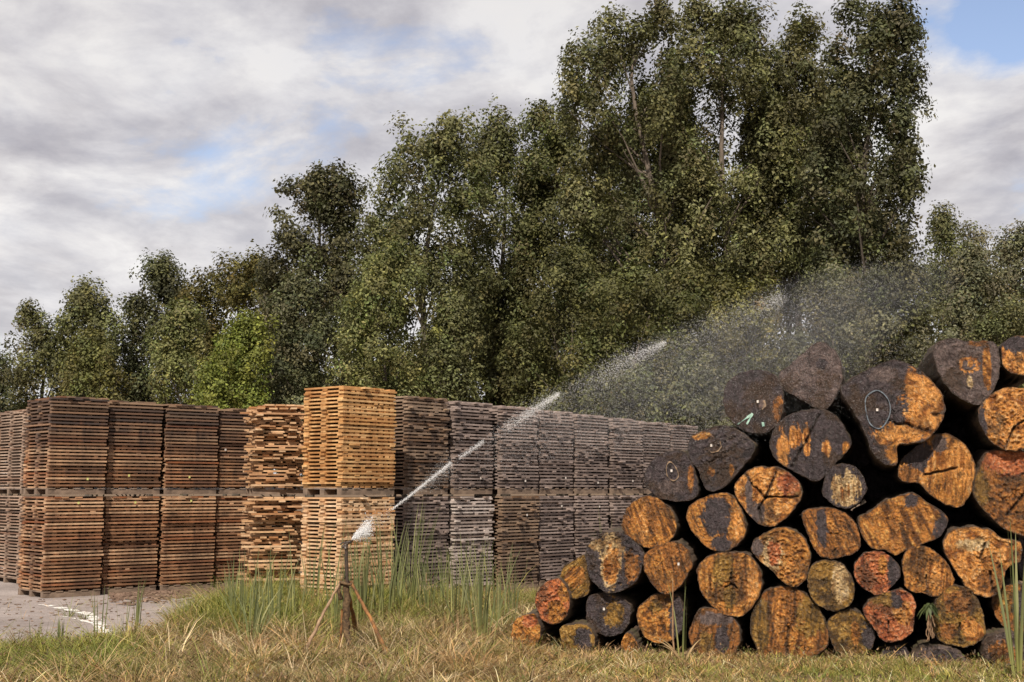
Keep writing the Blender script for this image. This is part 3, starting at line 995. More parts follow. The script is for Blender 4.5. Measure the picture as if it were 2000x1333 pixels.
log([(1361,1117),(1370,1096),(1396,1081),(1438,1078),(1466,1088),(1484,1112),(1487,1146),(1474,1179),(1448,1203),(1417,1200),(1388,1182),(1367,1153)], 'ochre',
    'large golden brown log with vertical bands and a short crack', fungus=1.3, streak=88,
    patches=[(-.2, .4, .35, .6, 'olive'), (.7, .0, .2, .7, 'orange'), (.5, .1, .08, .8, 'brown'), (-.75, .2, .2, .5, 'ochre'), (0, -.4, .2, .4, 'olive')], cracks=[[(-.1, -.1), (.1, -.0), (.25, -.12)], [(.1, 0), (.05, .3)]])
log([(1244,1198),(1256,1177),(1284,1161),(1325,1165),(1335,1200),(1325,1240),(1292,1258),(1266,1250),(1248,1226)], 'ochre',
    'mossy orange log with a dark right half behind a dry stalk', back=.1, fungus=1.1, patches=[(.75, .1, .42, 1.0, 'dark'), (.05, -.5, .2, .3, 'brown'), (-.2, .5, .3, .3, 'olive')])
log([(1352,1216),(1365,1192),(1396,1190),(1430,1205),(1445,1229),(1445,1260),(1422,1281),(1386,1286),(1357,1270),(1345,1242)], 'brown',
    'squat dark log with a grey smooth top, on the ground', fungus=.9, streak=75, patches=[(.0, .62, .8, .3, 'dusk'), (.3, -.3, .3, .6, 'dark'), (-.3, -.4, .3, .5, 'olive')])
log([(1214,1252),(1226,1235),(1240,1247),(1249,1284),(1232,1290),(1216,1282)], 'ochre', 'narrow log stub upright in the grass at the foot of the pile', back=-.1, fungus=1.3, L=1.2)
log([(1094,1229),(1110,1220),(1146,1221),(1159,1234),(1159,1266),(1126,1276),(1099,1264)], 'olive', 'low brown log half sunk in grass under the tagged dark log', back=-.05, patches=[(.5, 0, .5, .9, 'dark')])
# middle and right
log([(1467,1071),(1482,1048),(1513,1033),(1542,1032),(1568,1048),(1582,1076),(1582,1105),(1574,1131),(1551,1148),(1528,1137),(1507,1114),(1482,1094)], 'ochre',
    'egg shaped log covered in pinkish crumbs, centre of the pile', fungus=1.7, patches=[(-.25, .1, .4, .6, 'pale'), (-.2, .2, .25, .45, 'red'), (.3, -.5, .25, .4, 'orange'), (-.8, .35, .25, .3, 'dusk'), (.3, .5, .3, .35, 'ochre')])
log([(1566,1010),(1576,996),(1611,992),(1645,999),(1668,1019),(1680,1048),(1677,1074),(1648,1088),(1617,1091),(1597,1082),(1582,1056)], 'brown',
    'brown log with a slanting dark band, below the small pale hearted log', fungus=1.1, patches=[(-.3, .3, .22, .8, 'dark'), (.0, .5, .16, .4, 'ochre'), (-.7, -.1, .2, .6, 'ochre'), (.3, -.2, .35, .4, 'ochre')], streak=115)
log([(1676,1013),(1694,1002),(1726,979),(1760,967),(1786,964),(1812,982),(1844,1002),(1851,1022),(1835,1048),(1806,1062),(1769,1076),(1749,1085),(1729,1076),(1703,1071),(1683,1048)], 'ochre',
    'wide flattened orange log with splintered lower edge', fungus=1.0, streak=112, patches=[(.85, .0, .2, .6, 'dark'), (.2, .75, .2, .25, 'dark'), (-.2, -.3, .1, .7, 'brown'), (.05, -.5, .08, .6, 'brown'), (.4, .2, .4, .4, 'ochre')])
log([(1576,1134),(1582,1111),(1599,1097),(1628,1094),(1651,1108),(1666,1137),(1668,1168),(1654,1186),(1628,1194),(1599,1183),(1582,1163)], 'olive',
    'round mossy olive log with a pale right side, low in the pile centre', fungus=1.2, patches=[(.45, .1, .38, .8, 'pale'), (-.2, .5, .3, .4, 'olive')])
log([(1667,1114),(1677,1091),(1697,1078),(1726,1079),(1749,1097),(1759,1120),(1749,1140),(1737,1151),(1717,1164),(1694,1154),(1677,1140)], 'red',
    'small coral red lumpy log with a black right edge', fungus=1.8, patches=[(.75, .1, .36, .9, 'dark'), (.25, .4, .2, .6, 'ochre')])
log([(1763,1097),(1772,1074),(1795,1065),(1824,1074),(1847,1097),(1862,1122),(1861,1145),(1832,1166),(1803,1160),(1772,1151),(1765,1125)], 'ochre',
    'round golden log with a pale rim, above the hanging weed', fungus=1.4, streak=80, patches=[(.3, -.3, .5, .5, 'orange')], cracks=[[(-.1, -.2), (-.1, -.6)]])
log([(1844,1056),(1855,1039),(1881,1030),(1933,1033),(1956,1051),(1993,1059),(1994,1094),(1967,1111),(1959,1145),(1944,1164),(1910,1164),(1887,1145),(1864,1111),(1845,1079)], 'orange',
    'log with a fan shaped dark wedge and orange crust, lower right', fungus=1.2, patches=[(.2, -.45, .36, .75, 'brown'), (-.2, .5, .5, .2, 'pale'), (.85, .2, .25, .4, 'brown'), (-.5, -.1, .35, .35, 'orange')], cracks=[[(-.05, .1), (.1, .55)], [(.2, -.9), (.18, -.3)]])
log([(1900,955),(1910,920),(1925,885),(1960,878),(2010,885),(2060,920),(2060,1000),(2020,1045),(1975,1040),(1940,1015),(1912,985)], 'brown',
    'big pinkish brown log with a coral red crust on top, at the right edge', fungus=1.2, patches=[(.0, .72, .8, .34, 'red'), (-.8, 0, .2, .5, 'olive'), (.2, -.2, .5, .5, 'brown')], cracks=[[(-.2, -.55), (.2, -.1), (.4, .1)]])
log([(1464,1226),(1470,1194),(1493,1157),(1525,1145),(1559,1151),(1588,1174),(1608,1203),(1619,1243),(1611,1269),(1565,1290),(1493,1290),(1473,1255)], 'brown',
    'largest bottom log, dark mossy brown with an orange streak, touching the grass', fungus=1.2, back=.05, streak=85,
    patches=[(-.28, .2, .18, .55, 'orange'), (.2, -.5, .4, .4, 'ochre'), (.6, .3, .4, .6, 'olive'), (-.8, -.1, .3, .8, 'olive')], cracks=[[(-.05, -.8), (-.05, -.1)]])
log([(1617,1217),(1634,1197),(1663,1191),(1688,1203),(1706,1232),(1706,1262),(1680,1280),(1645,1280),(1622,1252)], 'olive',
    'mossy olive brown log on the ground, right of the largest bottom log', back=.05, fungus=1.1, patches=[(.2, 0, .2, .7, 'ochre'), (.8, -.2, .3, .7, 'dark')])
log([(1687,1194),(1703,1168),(1737,1154),(1769,1154),(1789,1177),(1786,1209),(1780,1237),(1755,1252),(1726,1252),(1706,1226)], 'red',
    'coral and orange crusted log in the bottom row, left of the weed', fungus=1.6, patches=[(-.1, .65, .7, .3, 'olive'), (.5, .1, .4, .6, 'orange'), (.3, .65, .25, .35, 'dark')], cracks=[[(-.1, -.7), (-.05, -.2)]])
log([(1821,1209),(1824,1180),(1849,1148),(1887,1148),(1913,1177),(1924,1217),(1921,1246),(1890,1263),(1852,1260),(1826,1240)], 'olive',
    'dark mossy log with a bright orange lower right corner, right of the weed', fungus=1.3, patches=[(.5, -.45, .42, .42, 'orange'), (.0, .5, .6, .5, 'brown'), (-.4, -.5, .35, .3, 'brown')], cracks=[[(.02, -.9), (.02, -.25)]])
log([(1936,1174),(1950,1151),(1982,1140),(2010,1150),(2030,1190),(2010,1230),(1975,1235),(1948,1210)], 'brown',
    'dark brown log behind the tall reed at the right edge', back=.2, patches=[(.5, 0, .6, .9, 'dark'), (-.5, .2, .3, .6, 'olive')])
log([(1924,1252),(1950,1237),(1982,1237),(2000,1260),(1994,1300),(1953,1312),(1921,1302)], 'dusk', 'low grey log on the ground at the right edge by the reed', back=-.1, patches=[(0, 0, .7, .7, 'brown')])
log([(1782,1285),(1800,1268),(1835,1262),(1872,1272),(1888,1294),(1875,1314),(1830,1320),(1790,1314)], 'dusk', 'low dark log sunk in the grass under the weed', back=-.05, patches=[(.2, .2, .6, .6, 'dark')])
log([(1722,1275),(1742,1262),(1768,1265),(1780,1288),(1765,1305),(1735,1305)], 'dark', 'small dark log end low between grass and the coral log', back=.1)
# added filler logs, black, set back to block light leaking through the gaps
log([(1830,880),(1850,840),(1880,815),(1915,830),(1935,880),(1925,930),(1890,945),(1850,925)], 'dark', 'added black filler log set back deep in the gap under the disc log', back=1.3, fungus=.6)
log([(1690,900),(1730,880),(1768,905),(1778,950),(1750,985),(1705,980),(1684,940)], 'dark', 'added black filler log set back in the gap left of the heart shaped log', back=1.3, fungus=.6)
log([(1840,985),(1870,962),(1905,985),(1910,1030),(1880,1052),(1848,1030)], 'dark', 'added black filler log set back above the fan marked log', back=1.3, fungus=.6)
log([(1475,840),(1500,822),(1525,835),(1530,880),(1505,915),(1475,900)], 'dark', 'added black filler log set back between the wedge log and the striped log', back=1.2, fungus=.6)
log([(1328,1070),(1350,1058),(1375,1075),(1378,1115),(1350,1130),(1330,1110)], 'dark', 'added black filler log set back beside the tagged brown log', back=1.2, fungus=.6)
log([(1330,1170),(1360,1160),(1385,1185),(1370,1225),(1338,1225)], 'dark', 'added black filler log set back above the squat dark log', back=1.2, fungus=.6)
log([(1565,1150),(1590,1165),(1605,1190),(1595,1215),(1570,1195),(1550,1165)], 'dark', 'added black filler log set back over the largest bottom log', back=1.1, fungus=.6)
log([(1660,1068),(1685,1055),(1705,1075),(1700,1100),(1672,1105)], 'dark', 'added black filler log set back above the coral red log', back=1.1, fungus=.6)
log([(1780,1180),(1805,1165),(1832,1180),(1828,1225),(1800,1245),(1778,1225)], 'dark', 'added black filler log set back behind the hanging weed', back=1.2, fungus=.6)
log([(1565,945),(1590,930),(1608,960),(1612,1000),(1585,1010),(1562,985)], 'dark', 'added black filler log set back left of the small pale hearted log', back=1.1, fungus=.6)
log([(1985,1062),(2010,1040),(2060,1060),(2070,1112),(2030,1142),(1992,1125)], 'dark', 'added black filler log set back at the right edge beside the fan marked log', back=.8, fungus=.6)
log([(1645,858),(1672,838),(1700,858),(1702,900),(1672,918),(1650,900)], 'dark', 'added black filler log set back between the striped log and the largest top log', back=1.0, fungus=.6)
log([(1105,1190),(1130,1170),(1150,1190),(1150,1225),(1120,1232)], 'dark', 'added black filler log set back behind the small rust red log', back=1.1, fungus=.6)

# ------------------------------------------------------------------ trees
def tree(name, label, cat, group, Y, prof, tone, trunk=None, dens=6.2, leaf=0.104, rc=0.62, per=88, hole=0.30, fill=0.75, trunkmat=None, tr=0.16, upright=0.5, depth=0.8, lean=0.0, limbs=22, seed=0):
    """prof: crown outline as (v, u left, u right) photo pixels, turned into metres at distance Y; the crown is as deep as it is wide"""
    rg = np.random.default_rng(1000 + seed)
    prof = sorted(prof)
    zs = np.array([at((a + b) / 2, v, Y)[2] for v, a, b in prof])[::-1]
    xl = np.array([at(a, v, Y)[0] for v, a, b in prof])[::-1]
    xr = np.array([at(b, v, Y)[0] for v, a, b in prof])[::-1]
    z0, z1 = zs[0], zs[-1]
    xb = at(trunk, 900, Y)[0] if trunk is not None else float((xl[0] + xr[0]) / 2)
    root = empty(name, (xb, Y, 0))
    root['label'], root['category'], root['group'] = label, cat, group
    # clumps of foliage: many round the outside, fewer inside
    zz = np.linspace(z0, z1, 400)
    ww = np.interp(zz, zs, xr) - np.interp(zz, zs, xl)
    area = float(np.trapezoid(ww, zz)) if hasattr(np, 'trapezoid') else float(np.trapz(ww, zz))
    lr0 = 1.05 * rc / 0.62                     # mean size of a lobe of the crown
    nl = max(5, int(area * dens * 0.26 / (rc / 0.62) ** 2))
    cdf = np.cumsum(ww + 0.5)
    cdf /= cdf[-1]
    lz = np.interp((np.arange(nl) + rg.random(nl)) / nl, cdf, zz)
    l, r = np.interp(lz, zs, xl), np.interp(lz, zs, xr)
    cx0, hw = (l + r) / 2, np.maximum((r - l) / 2, 0.15)
    lr = np.minimum(lr0 * rg.uniform(0.55, 1.35, nl), hw * 0.9 + 0.1)
    th = rg.random(nl) * 2 * math.pi
    side = rg.random(nl) < 0.45
    th = np.where(side, np.where(rg.random(nl) < 0.5, 0, math.pi) + rg.normal(0, 0.4, nl), th)
    rad = np.where(rg.random(nl) < fill, 1.0, np.sqrt(rg.random(nl)) * 0.8)
    ins = np.maximum(0, hw - 0.80 * lr)
    lx = cx0 + np.cos(th) * rad * ins
    ly = np.sin(th) * rad * np.minimum(ins * depth, 3.4)
    lz = np.minimum(lz, z1 - 1.08 * lr)
    # the topmost shoots reach the outline
    per_l = 13
    n = nl * per_l
    il = np.repeat(np.arange(nl), per_l)
    dd = rg.normal(size=(n, 3))
    dd[:, 2] += 0.25
    dd /= np.linalg.norm(dd, axis=1)[:, None]
    rf = rg.uniform(0.35, 0.95, n)
    rcs = rc * 0.60 * rg.uniform(0.55, 1.25, n)
    px = lx[il] + dd[:, 0] * rf * lr[il]
    py = ly[il] + dd[:, 1] * rf * lr[il]
    pz = lz[il] + dd[:, 2] * rf * lr[il] * 1.15
    ltone = rg.uniform(0.78, 1.22, nl)
    keep = np.ones(n, dtype=bool)
    for i in range(n):
        h = noise.noise((px[i] * 0.55, py[i] * 0.55 + seed * 3.1, pz[i] * 0.42))
        if h < -0.66 + hole * 0.9:
            keep[i] = rg.random() < 0.15
    keep &= pz > 0.2
    px, py, pz, rcs, il, dd = px[keep], py[keep], pz[keep], rcs[keep], il[keep], dd[keep]
    n = len(px)
    # leaves of every clump
    cnt = np.maximum(12, (per * 1.0 * (rcs / (rc * .6)) ** 2).astype(int))
    idx = np.repeat(np.arange(n), cnt)
    m = len(idx)
    d = rg.normal(size=(m, 3))
    d /= np.linalg.norm(d, axis=1)[:, None]
    rr = rg.random(m) ** 0.45
    stretch = 1.0 + upright * rg.random(n)
    P = np.empty((m, 3))
    taper = np.clip(1.0 - 0.45 * upright * d[:, 2] * rr, 0.3, 1.4)
    P[:, 0] = px[idx] + d[:, 0] * rr * rcs[idx] * taper
    P[:, 1] = py[idx] + d[:, 1] * rr * rcs[idx] * taper
    P[:, 2] = pz[idx] + d[:, 2] * rr * rcs[idx] * stretch[idx]
    P += rg.normal(0, 0.05, (m, 3))
    ok = P[:, 2] > 0.15
    P, idx, d = P[ok], idx[ok], d[ok]
    m = len(P)
    nrm = d * 0.8 + dd[idx] * 0.7 + rg.normal(size=(m, 3)) * 0.55 + np.array([0, 0, 0.35])
    nrm /= np.linalg.norm(nrm, axis=1)[:, None]
    a = np.cross(nrm, rg.normal(size=(m, 3)))
    a /= np.linalg.norm(a, axis=1)[:, None]
    b = np.cross(nrm, a)
    s = (leaf * rg.uniform(0.42, 1.38, m))[:, None]
    V = np.stack([P - a * s * 0.62, P + b * s * 0.36 - a * s * 0.08 + nrm * s * .10, P + a * s * 0.62, P - b * s * 0.36 - a * s * 0.08 + nrm * s * .10], 1)
    V[..., 0] -= xb
    ct = np.array(tone)[None] * rg.uniform(0.62, 1.36, (n, 1)) * ltone[il][:, None]
    ct *= 1 + rg.normal(0, 0.05, (n, 3))
    col = np.repeat(ct[idx], 4, axis=0)
    Q = np.arange(m * 4).reshape(m, 4)
    mesh_obj('crown', V.reshape(-1, 3), Q, M_LEAF, root, False, col)
    # trunk and limbs
    T = Tubes()
    top = z0 + (z1 - z0) * 0.88
    hz = np.linspace(0, top, 14)
    xc = np.interp(hz, zs, (xl + xr) / 2) - xb
    w = np.clip((hz - z0 * 0.8) / max(0.5, (top - z0 * 0.8)), 0, 1) ** 1.2
    tp = np.c_[xc * w + lean * (hz / top) * (1 - w) + 0.10 * np.sin(hz * 0.7 + seed), 0.10 * np.cos(hz * 0.6 + seed), hz]
    tr_ = tr * (1 - 0.86 * hz / top)
    tr_[0] *= 1.35
    T.add(tp, tr_, 8)
    if n:
        pick = rg.choice(n, min(n, limbs), replace=False)
        for i in pick:
            e = np.array([px[i] - xb, py[i], pz[i]])
            zst = np.clip(e[2] - (0.5 + 0.9 * rg.random()) * (abs(e[0] - np.interp(e[2], hz, tp[:, 0])) + abs(e[1]) + 0.4), 0.8, top)
            s0 = np.array([np.interp(zst, hz, tp[:, 0]), np.interp(zst, hz, tp[:, 1]), zst])
            mid = (s0 + e) / 2 + np.array([0, 0, -0.12]) + rg.normal(0, 0.08, 3)
            r0 = 0.45 * float(np.interp(zst, hz, tr_)) + 0.008
            T.add([s0, (s0 + mid) / 2 + rg.normal(0, .03, 3), mid, (mid + e) / 2 + rg.normal(0, .04, 3), e], [r0, r0 * .8, r0 * .6, r0 * .4, 0.008], 5, False)
    T.build('trunk', trunkmat or M_TRUNK, root)
    return root


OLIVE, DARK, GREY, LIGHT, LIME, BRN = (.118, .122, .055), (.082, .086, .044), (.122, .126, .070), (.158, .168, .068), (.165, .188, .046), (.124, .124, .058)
G1, G2, G3 = 'tall trees of the wood behind the stacks', 'bushes at the edge of the wood', 'distant trees of the wood'
sd0 = 0


def T_(name, label, Y, prof, tone, **k):
    global sd0
    sd0 += 1
    cat = 'bush' if 'bush' in name else 'tree'
    grp = k.pop('group', G2 if cat == 'bush' else G1)
    return tree(name, label, cat, grp, Y, prof, tone, seed=sd0, **k)


# left
T_('leafy_tree', 'dark tree cut off by the left edge above the first stack', 60, [(645, -20, 12), (690, -60, 26), (760, -70, 40), (850, -70, 45)], DARK, leaf=0.115, rc=.75)
T_('leafy_tree', 'twin peaked dark tree second from the left edge', 56, [(598, 52, 76), (618, 26, 84), (660, 20, 130), (740, 14, 150), (860, 10, 150)], OLIVE, leaf=0.115, rc=.7)
T_('leafy_tree', 'broad olive tree with a rounded dome top, left of the dark narrow one', 56, [(546, 140, 182), (562, 116, 206), (600, 106, 240), (660, 90, 255), (760, 90, 270), (870, 90, 270)], OLIVE, leaf=0.115, rc=.75)
T_('round_bush', 'rounded green bush tree in front of the domed olive tree', 46, [(640, 160, 195), (670, 124, 228), (730, 106, 255), (800, 106, 260), (880, 110, 260)], (.105, .104, .038), leaf=0.090, rc=.55, tr=.09)
T_('leafy_tree', 'narrow dark tree with a knobbly crown against the sky', 58, [(503, 304, 328), (520, 272, 358), (545, 264, 366), (590, 250, 380), (650, 226, 380), (780, 220, 370), (880, 220, 370)], DARK, leaf=0.122, rc=.72, hole=.34)
T_('round_bush', 'conical light green bush tree left of the lime one', 44, [(584, 334, 358), (610, 314, 385), (650, 296, 410), (720, 284, 430), (790, 284, 435), (880, 290, 430)], LIGHT, leaf=0.090, rc=.55, tr=.10)
T_('leafy_tree', 'olive tree rising to the right behind the conical light one', 54, [(493, 484, 516), (508, 450, 540), (545, 392, 560), (575, 350, 570), (680, 340, 580), (880, 340, 580)], (.104, .094, .033), leaf=0.115, rc=.7)
T_('small_tree', 'lime green feathery small tree behind the left stacks', 38, [(614, 465, 505), (635, 444, 534), (670, 422, 542), (720, 402, 534), (765, 368, 524), (820, 366, 524), (880, 376, 504)], LIME, leaf=0.079, rc=.42, per=80, tr=.08, dens=7.5, hole=.30)
T_('leafy_tree', 'dark tree with an open ragged top, left of the big group', 47, [(322, 590, 690), (345, 585, 714), (385, 534, 724), (440, 524, 740), (490, 515, 745), (560, 490, 745), (680, 490, 740), (800, 500, 720), (880, 500, 720)], (.088, .086, .046), leaf=0.115, rc=.60, hole=.54, tr=.2, dens=6.8)
T_('leafy_bush', 'grey-green bush tree right of the lime one', 40, [(540, 560, 620), (590, 510, 655), (660, 480, 665), (740, 470, 670), (800, 470, 670), (880, 480, 670)], GREY, leaf=0.090, rc=.55, tr=.10)
# the big group
T_('poplar_tree', 'tall tree with a stepped left shoulder, left of the big group', 43, [(220, 835, 880), (240, 798, 936), (290, 764, 960), (340, 736, 980), (420, 708, 985), (520, 680, 985), (620, 655, 960), (760, 648, 960), (880, 655, 960)], OLIVE, trunk=840, hole=.42, tr=.2)
T_('poplar_tree', 'airy tree with thin upright stems and sky showing through', 46, [(222, 962, 994), (240, 940, 1036), (300, 905, 1060), (400, 880, 1080), (600, 880, 1080), (760, 900, 1080), (880, 900, 1060)], OLIVE, trunk=985, hole=.60, tr=.2, upright=.9)
T_('poplar_tree', 'rounded tree between the airy one and the tallest', 45, [(205, 1034, 1078), (230, 1010, 1120), (290, 990, 1160), (400, 985, 1200), (520, 985, 1210), (700, 985, 1210), (880, 1000, 1200)], OLIVE, trunk=1090, tr=.18)
T_('poplar_tree', 'tallest tree on the left, with spiky twigs at the top left', 41, [(6, 1270, 1304), (26, 1244, 1320), (58, 1180, 1335), (95, 1114, 1350), (150, 1090, 1370), (250, 1078, 1390), (330, 1090, 1400), (430, 1090, 1410), (540, 1100, 1410), (640, 1130, 1400)], BRN, trunk=1345, trunkmat=M_TRUNK_PALE, hole=.45, tr=.24, lean=-.9, limbs=34, upright=.8)
T_('poplar_tree', 'tall olive brown tree touching the top of the picture', 42, [(0, 1415, 1480), (18, 1345, 1504), (50, 1310, 1512), (110, 1285, 1530), (200, 1270, 1560), (380, 1270, 1570), (500, 1290, 1570), (600, 1320, 1560)], BRN, trunk=1420, trunkmat=M_TRUNK_PALE, hole=.26, tr=.22, limbs=30, upright=.8)
T_('poplar_tree', 'slim tall tree between two notches of sky', 43, [(6, 1536, 1570), (28, 1520, 1602), (75, 1512, 1608), (120, 1500, 1602), (170, 1470, 1630), (350, 1440, 1670), (500, 1440, 1680), (620, 1460, 1680)], (.108, .106, .050), trunk=1560, hole=.52, tr=.18, upright=.9)
T_('poplar_tree', 'dark broad poplar at the right end of the big group', 40, [(-2, 1632, 1670), (22, 1618, 1725), (50, 1614, 1800), (110, 1604, 1806), (160, 1590, 1822), (250, 1570, 1830), (320, 1560, 1824), (345, 1560, 1806), (420, 1560, 1826), (500, 1570, 1824), (560, 1580, 1810), (640, 1590, 1800)], (.080, .083, .042), trunk=1700, hole=.48, tr=.26, leaf=0.108, rc=.6, limbs=34)
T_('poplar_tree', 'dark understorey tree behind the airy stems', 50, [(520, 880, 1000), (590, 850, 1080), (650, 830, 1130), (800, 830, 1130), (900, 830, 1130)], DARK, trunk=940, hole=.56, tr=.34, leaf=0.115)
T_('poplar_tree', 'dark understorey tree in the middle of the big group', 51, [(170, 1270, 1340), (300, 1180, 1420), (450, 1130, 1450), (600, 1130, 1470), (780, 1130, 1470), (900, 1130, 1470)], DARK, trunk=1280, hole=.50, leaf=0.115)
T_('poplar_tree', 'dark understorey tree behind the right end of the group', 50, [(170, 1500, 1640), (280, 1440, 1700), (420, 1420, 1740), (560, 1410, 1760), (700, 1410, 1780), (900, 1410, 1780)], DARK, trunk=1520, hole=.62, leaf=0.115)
# right background
T_('leafy_tree', 'slender olive tree just right of the big group', 62, [(404, 1828, 1842), (430, 1812, 1862), (500, 1800, 1890), (620, 1790, 1900), (760, 1790, 1900), (900, 1790, 1900)], OLIVE, leaf=0.122, rc=.8, hole=.38, group=G3)
T_('leafy_tree', 'pale twiggy tree with a fine open top, far right', 64, [(425, 1868, 1880), (445, 1855, 1930), (500, 1850, 1960), (620, 1850, 1970), (760, 1850, 1970), (900, 1850, 1970)], (.150, .142, .088), leaf=0.108, rc=.7, hole=.50, per=60, dens=4.5, group=G3)
T_('leafy_tree', 'grey-green tree cut off by the right edge', 60, [(440, 1958, 1990), (470, 1938, 2040), (560, 1920, 2060), (700, 1915, 2060), (900, 1915, 2060)], (.145, .142, .085), leaf=0.115, rc=.75, hole=.42, group=G3)
T_('leafy_tree', 'grey-green tree standing behind the disc log at the right', 57, [(480, 1880, 1920), (520, 1850, 1960), (600, 1830, 1980), (720, 1820, 2000), (900, 1820, 2000)], (.150, .148, .090), leaf=.12, rc=.7, hole=.36, group=G3)
# front bushes
T_('leafy_bush', 'light green bush at the foot of the stepped tree', 38, [(470, 760, 800), (510, 720, 830), (560, 690, 850), (620, 655, 850), (700, 650, 850), (780, 655, 850), (880, 660, 850)], LIGHT, leaf=0.083, rc=.52, tr=.09, hole=.3)
T_('leafy_bush', 'olive bush under the airy stems', 39, [(560, 870, 900), (620, 830, 950), (700, 820, 930), (780, 820, 925), (880, 830, 920)], OLIVE, leaf=0.083, rc=.52, tr=.09, hole=.36)
T_('leafy_bush', 'broad bush below the leaning pale trunk', 37, [(525, 1240, 1300), (560, 1180, 1380), (620, 1150, 1400), (700, 1100, 1400), (800, 1060, 1420), (900, 1060, 1420)], (.098, .100, .040), leaf=0.086, rc=.55, tr=.09, hole=.32)
T_('leafy_bush', 'yellowish bush under the water spray', 37, [(552, 1400, 1425), (580, 1370, 1490), (620, 1350, 1530), (700, 1330, 1540), (800, 1330, 1540), (900, 1330, 1540)], (.122, .118, .046), leaf=0.086, rc=.5, tr=.08, hole=.32)
T_('leafy_bush', 'olive bush below the tallest tree on its left', 39, [(480, 1060, 1100), (540, 1020, 1180), (620, 1000, 1230), (720, 980, 1240), (820, 980, 1240), (900, 980, 1240)], (.094, .095, .040), leaf=0.086, rc=.55, tr=.1, hole=.34)
T_('leafy_bush', 'misty bush behind the pointed log', 38, [(520, 1610, 1650), (560, 1560, 1700), (630, 1530, 1720), (720, 1520, 1730), (900, 1520, 1730)], (.125, .125, .072), leaf=0.086, rc=.55, tr=.09, hole=.38)
T_('leafy_bush', 'grey-green bush behind the topmost logs on the right', 40, [(505, 1740, 1790), (540, 1690, 1830), (610, 1670, 1850), (700, 1660, 1880), (900, 1660, 1880)], (.130, .130, .074), leaf=0.090, rc=.55, tr=.09, hole=.34)
T_('leafy_bush', 'low dark bush behind the end of the grey row', 36, [(700, 1220, 1330), (750, 1180, 1440), (830, 1160, 1460), (900, 1160, 1460)], GREY, leaf=0.083, rc=.5, tr=.07, hole=.28)
T_('leafy_bush', 'bush low at the right edge behind the top logs', 46, [(590, 1960, 2000), (640, 1900, 2060), (720, 1880, 2070), (900, 1880, 2070)], OLIVE, leaf=0.094, rc=.6, tr=.08, hole=.36)
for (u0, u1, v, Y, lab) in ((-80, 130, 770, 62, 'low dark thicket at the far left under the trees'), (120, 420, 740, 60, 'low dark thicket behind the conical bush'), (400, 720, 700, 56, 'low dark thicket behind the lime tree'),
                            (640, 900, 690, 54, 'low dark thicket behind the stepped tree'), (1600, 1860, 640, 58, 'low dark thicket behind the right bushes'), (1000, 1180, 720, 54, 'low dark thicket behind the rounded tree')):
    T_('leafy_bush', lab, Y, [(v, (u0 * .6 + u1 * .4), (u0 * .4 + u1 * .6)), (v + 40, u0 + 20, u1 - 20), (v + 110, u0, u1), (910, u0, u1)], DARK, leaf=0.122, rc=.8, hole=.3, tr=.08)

# ------------------------------------------------------------------ sprinkler
Ys = gnd(672, 1285)[1]
base = gnd(672, 1285)
sp = empty('sprinkler', base)
tag(sp, 'rusty pipe tripod sprinkler spraying water, standing in dry grass', 'sprinkler')
loc = lambda u, v, Y=Ys: at(u, v, Y) - base


def wob(P, n, s, amp):
    P = [np.array(p, dtype=float) for p in P]
    out = []
    for a, b in zip(P[:-1], P[1:]):
        for k in range(n):
            q = a + (b - a) * k / n
            out.append(q + np.array([noise.noise((q[2] * 6 + s, q[0] * 6, k)), noise.noise((q[2] * 6, s, q[0] * 5)), 0]) * amp)
    out.append(P[-1])
    return np.array(out)


T = Tubes()
P = wob([loc(676, 1066), loc(678, 1140), loc(677, 1178)], 6, 1, .008)
T.add(P, np.linspace(.017, .021, len(P)), 10)
T.build('riser_pipe', M_DARKPIPE, sp)
T = Tubes()
P = wob([loc(676, 1128), loc(676, 1180), loc(676, 1232), loc(684, 1262, Ys - .1), loc(722, 1292, Ys - .3)], 7, 3, .018)
rr_ = np.interp(np.linspace(0, 1, len(P)), [0, .2, .5, .62, 1], [.022, .034, .038, .027, .018]) * (1 + .22 * np.array([noise.noise((q[2] * 30, q[0] * 30, 4)) for q in P]))
T.add(P, rr_, 10)
T.build('crusted_pipe', M_MOSS, sp)
T = Tubes()
T.add(wob([loc(668, 1190), loc(667, 1232), loc(662, 1296, Ys + .1)], 6, 5, .012), .013, 8)
T.build('feed_pipe', M_RUST, sp)
for (pa, pb, mt, rad_, s_) in ((loc(665, 1136), gnd(583, 1292) - base, M_RUSTPALE, .014, 1), (loc(684, 1136), gnd(770, 1296) - base, M_RUST, .017, 2), (loc(679, 1150, Ys + .05), gnd(700, 1252) - base, M_RUST, .020, 3)):
    T = Tubes()
    P = wob([pa, (pa + pb) / 2, pb + np.array([0, 0, -.05])], 9, s_, .016)
    T.add(P, np.interp(np.linspace(0, 1, len(P)), [0, .3, .75, 1], [rad_ * .8, rad_, rad_ * 1.25, rad_]) * (1 + .2 * np.array([noise.noise((q[2] * 25, q[0] * 25, s_)) for q in P])), 9)
    leg_ = T.build('leg', mt, sp)
T = Tubes()
a_ = np.linspace(0, 2 * math.pi, 15)
cc_ = loc(676, 1140)
T.add(np.c_[cc_[0] + .055 * np.cos(a_), cc_[1] + .045 * np.sin(a_), cc_[2] + .01 * np.sin(a_ * 2)], .016, 7, False)
T.add([cc_ + np.array([-.055, 0, 0]), cc_ + np.array([-.075, -.01, -.06]), cc_ + np.array([-.045, -.02, -.16])], [.017, .018, .026], 8)
T.build('collar', M_MOSS, sp)
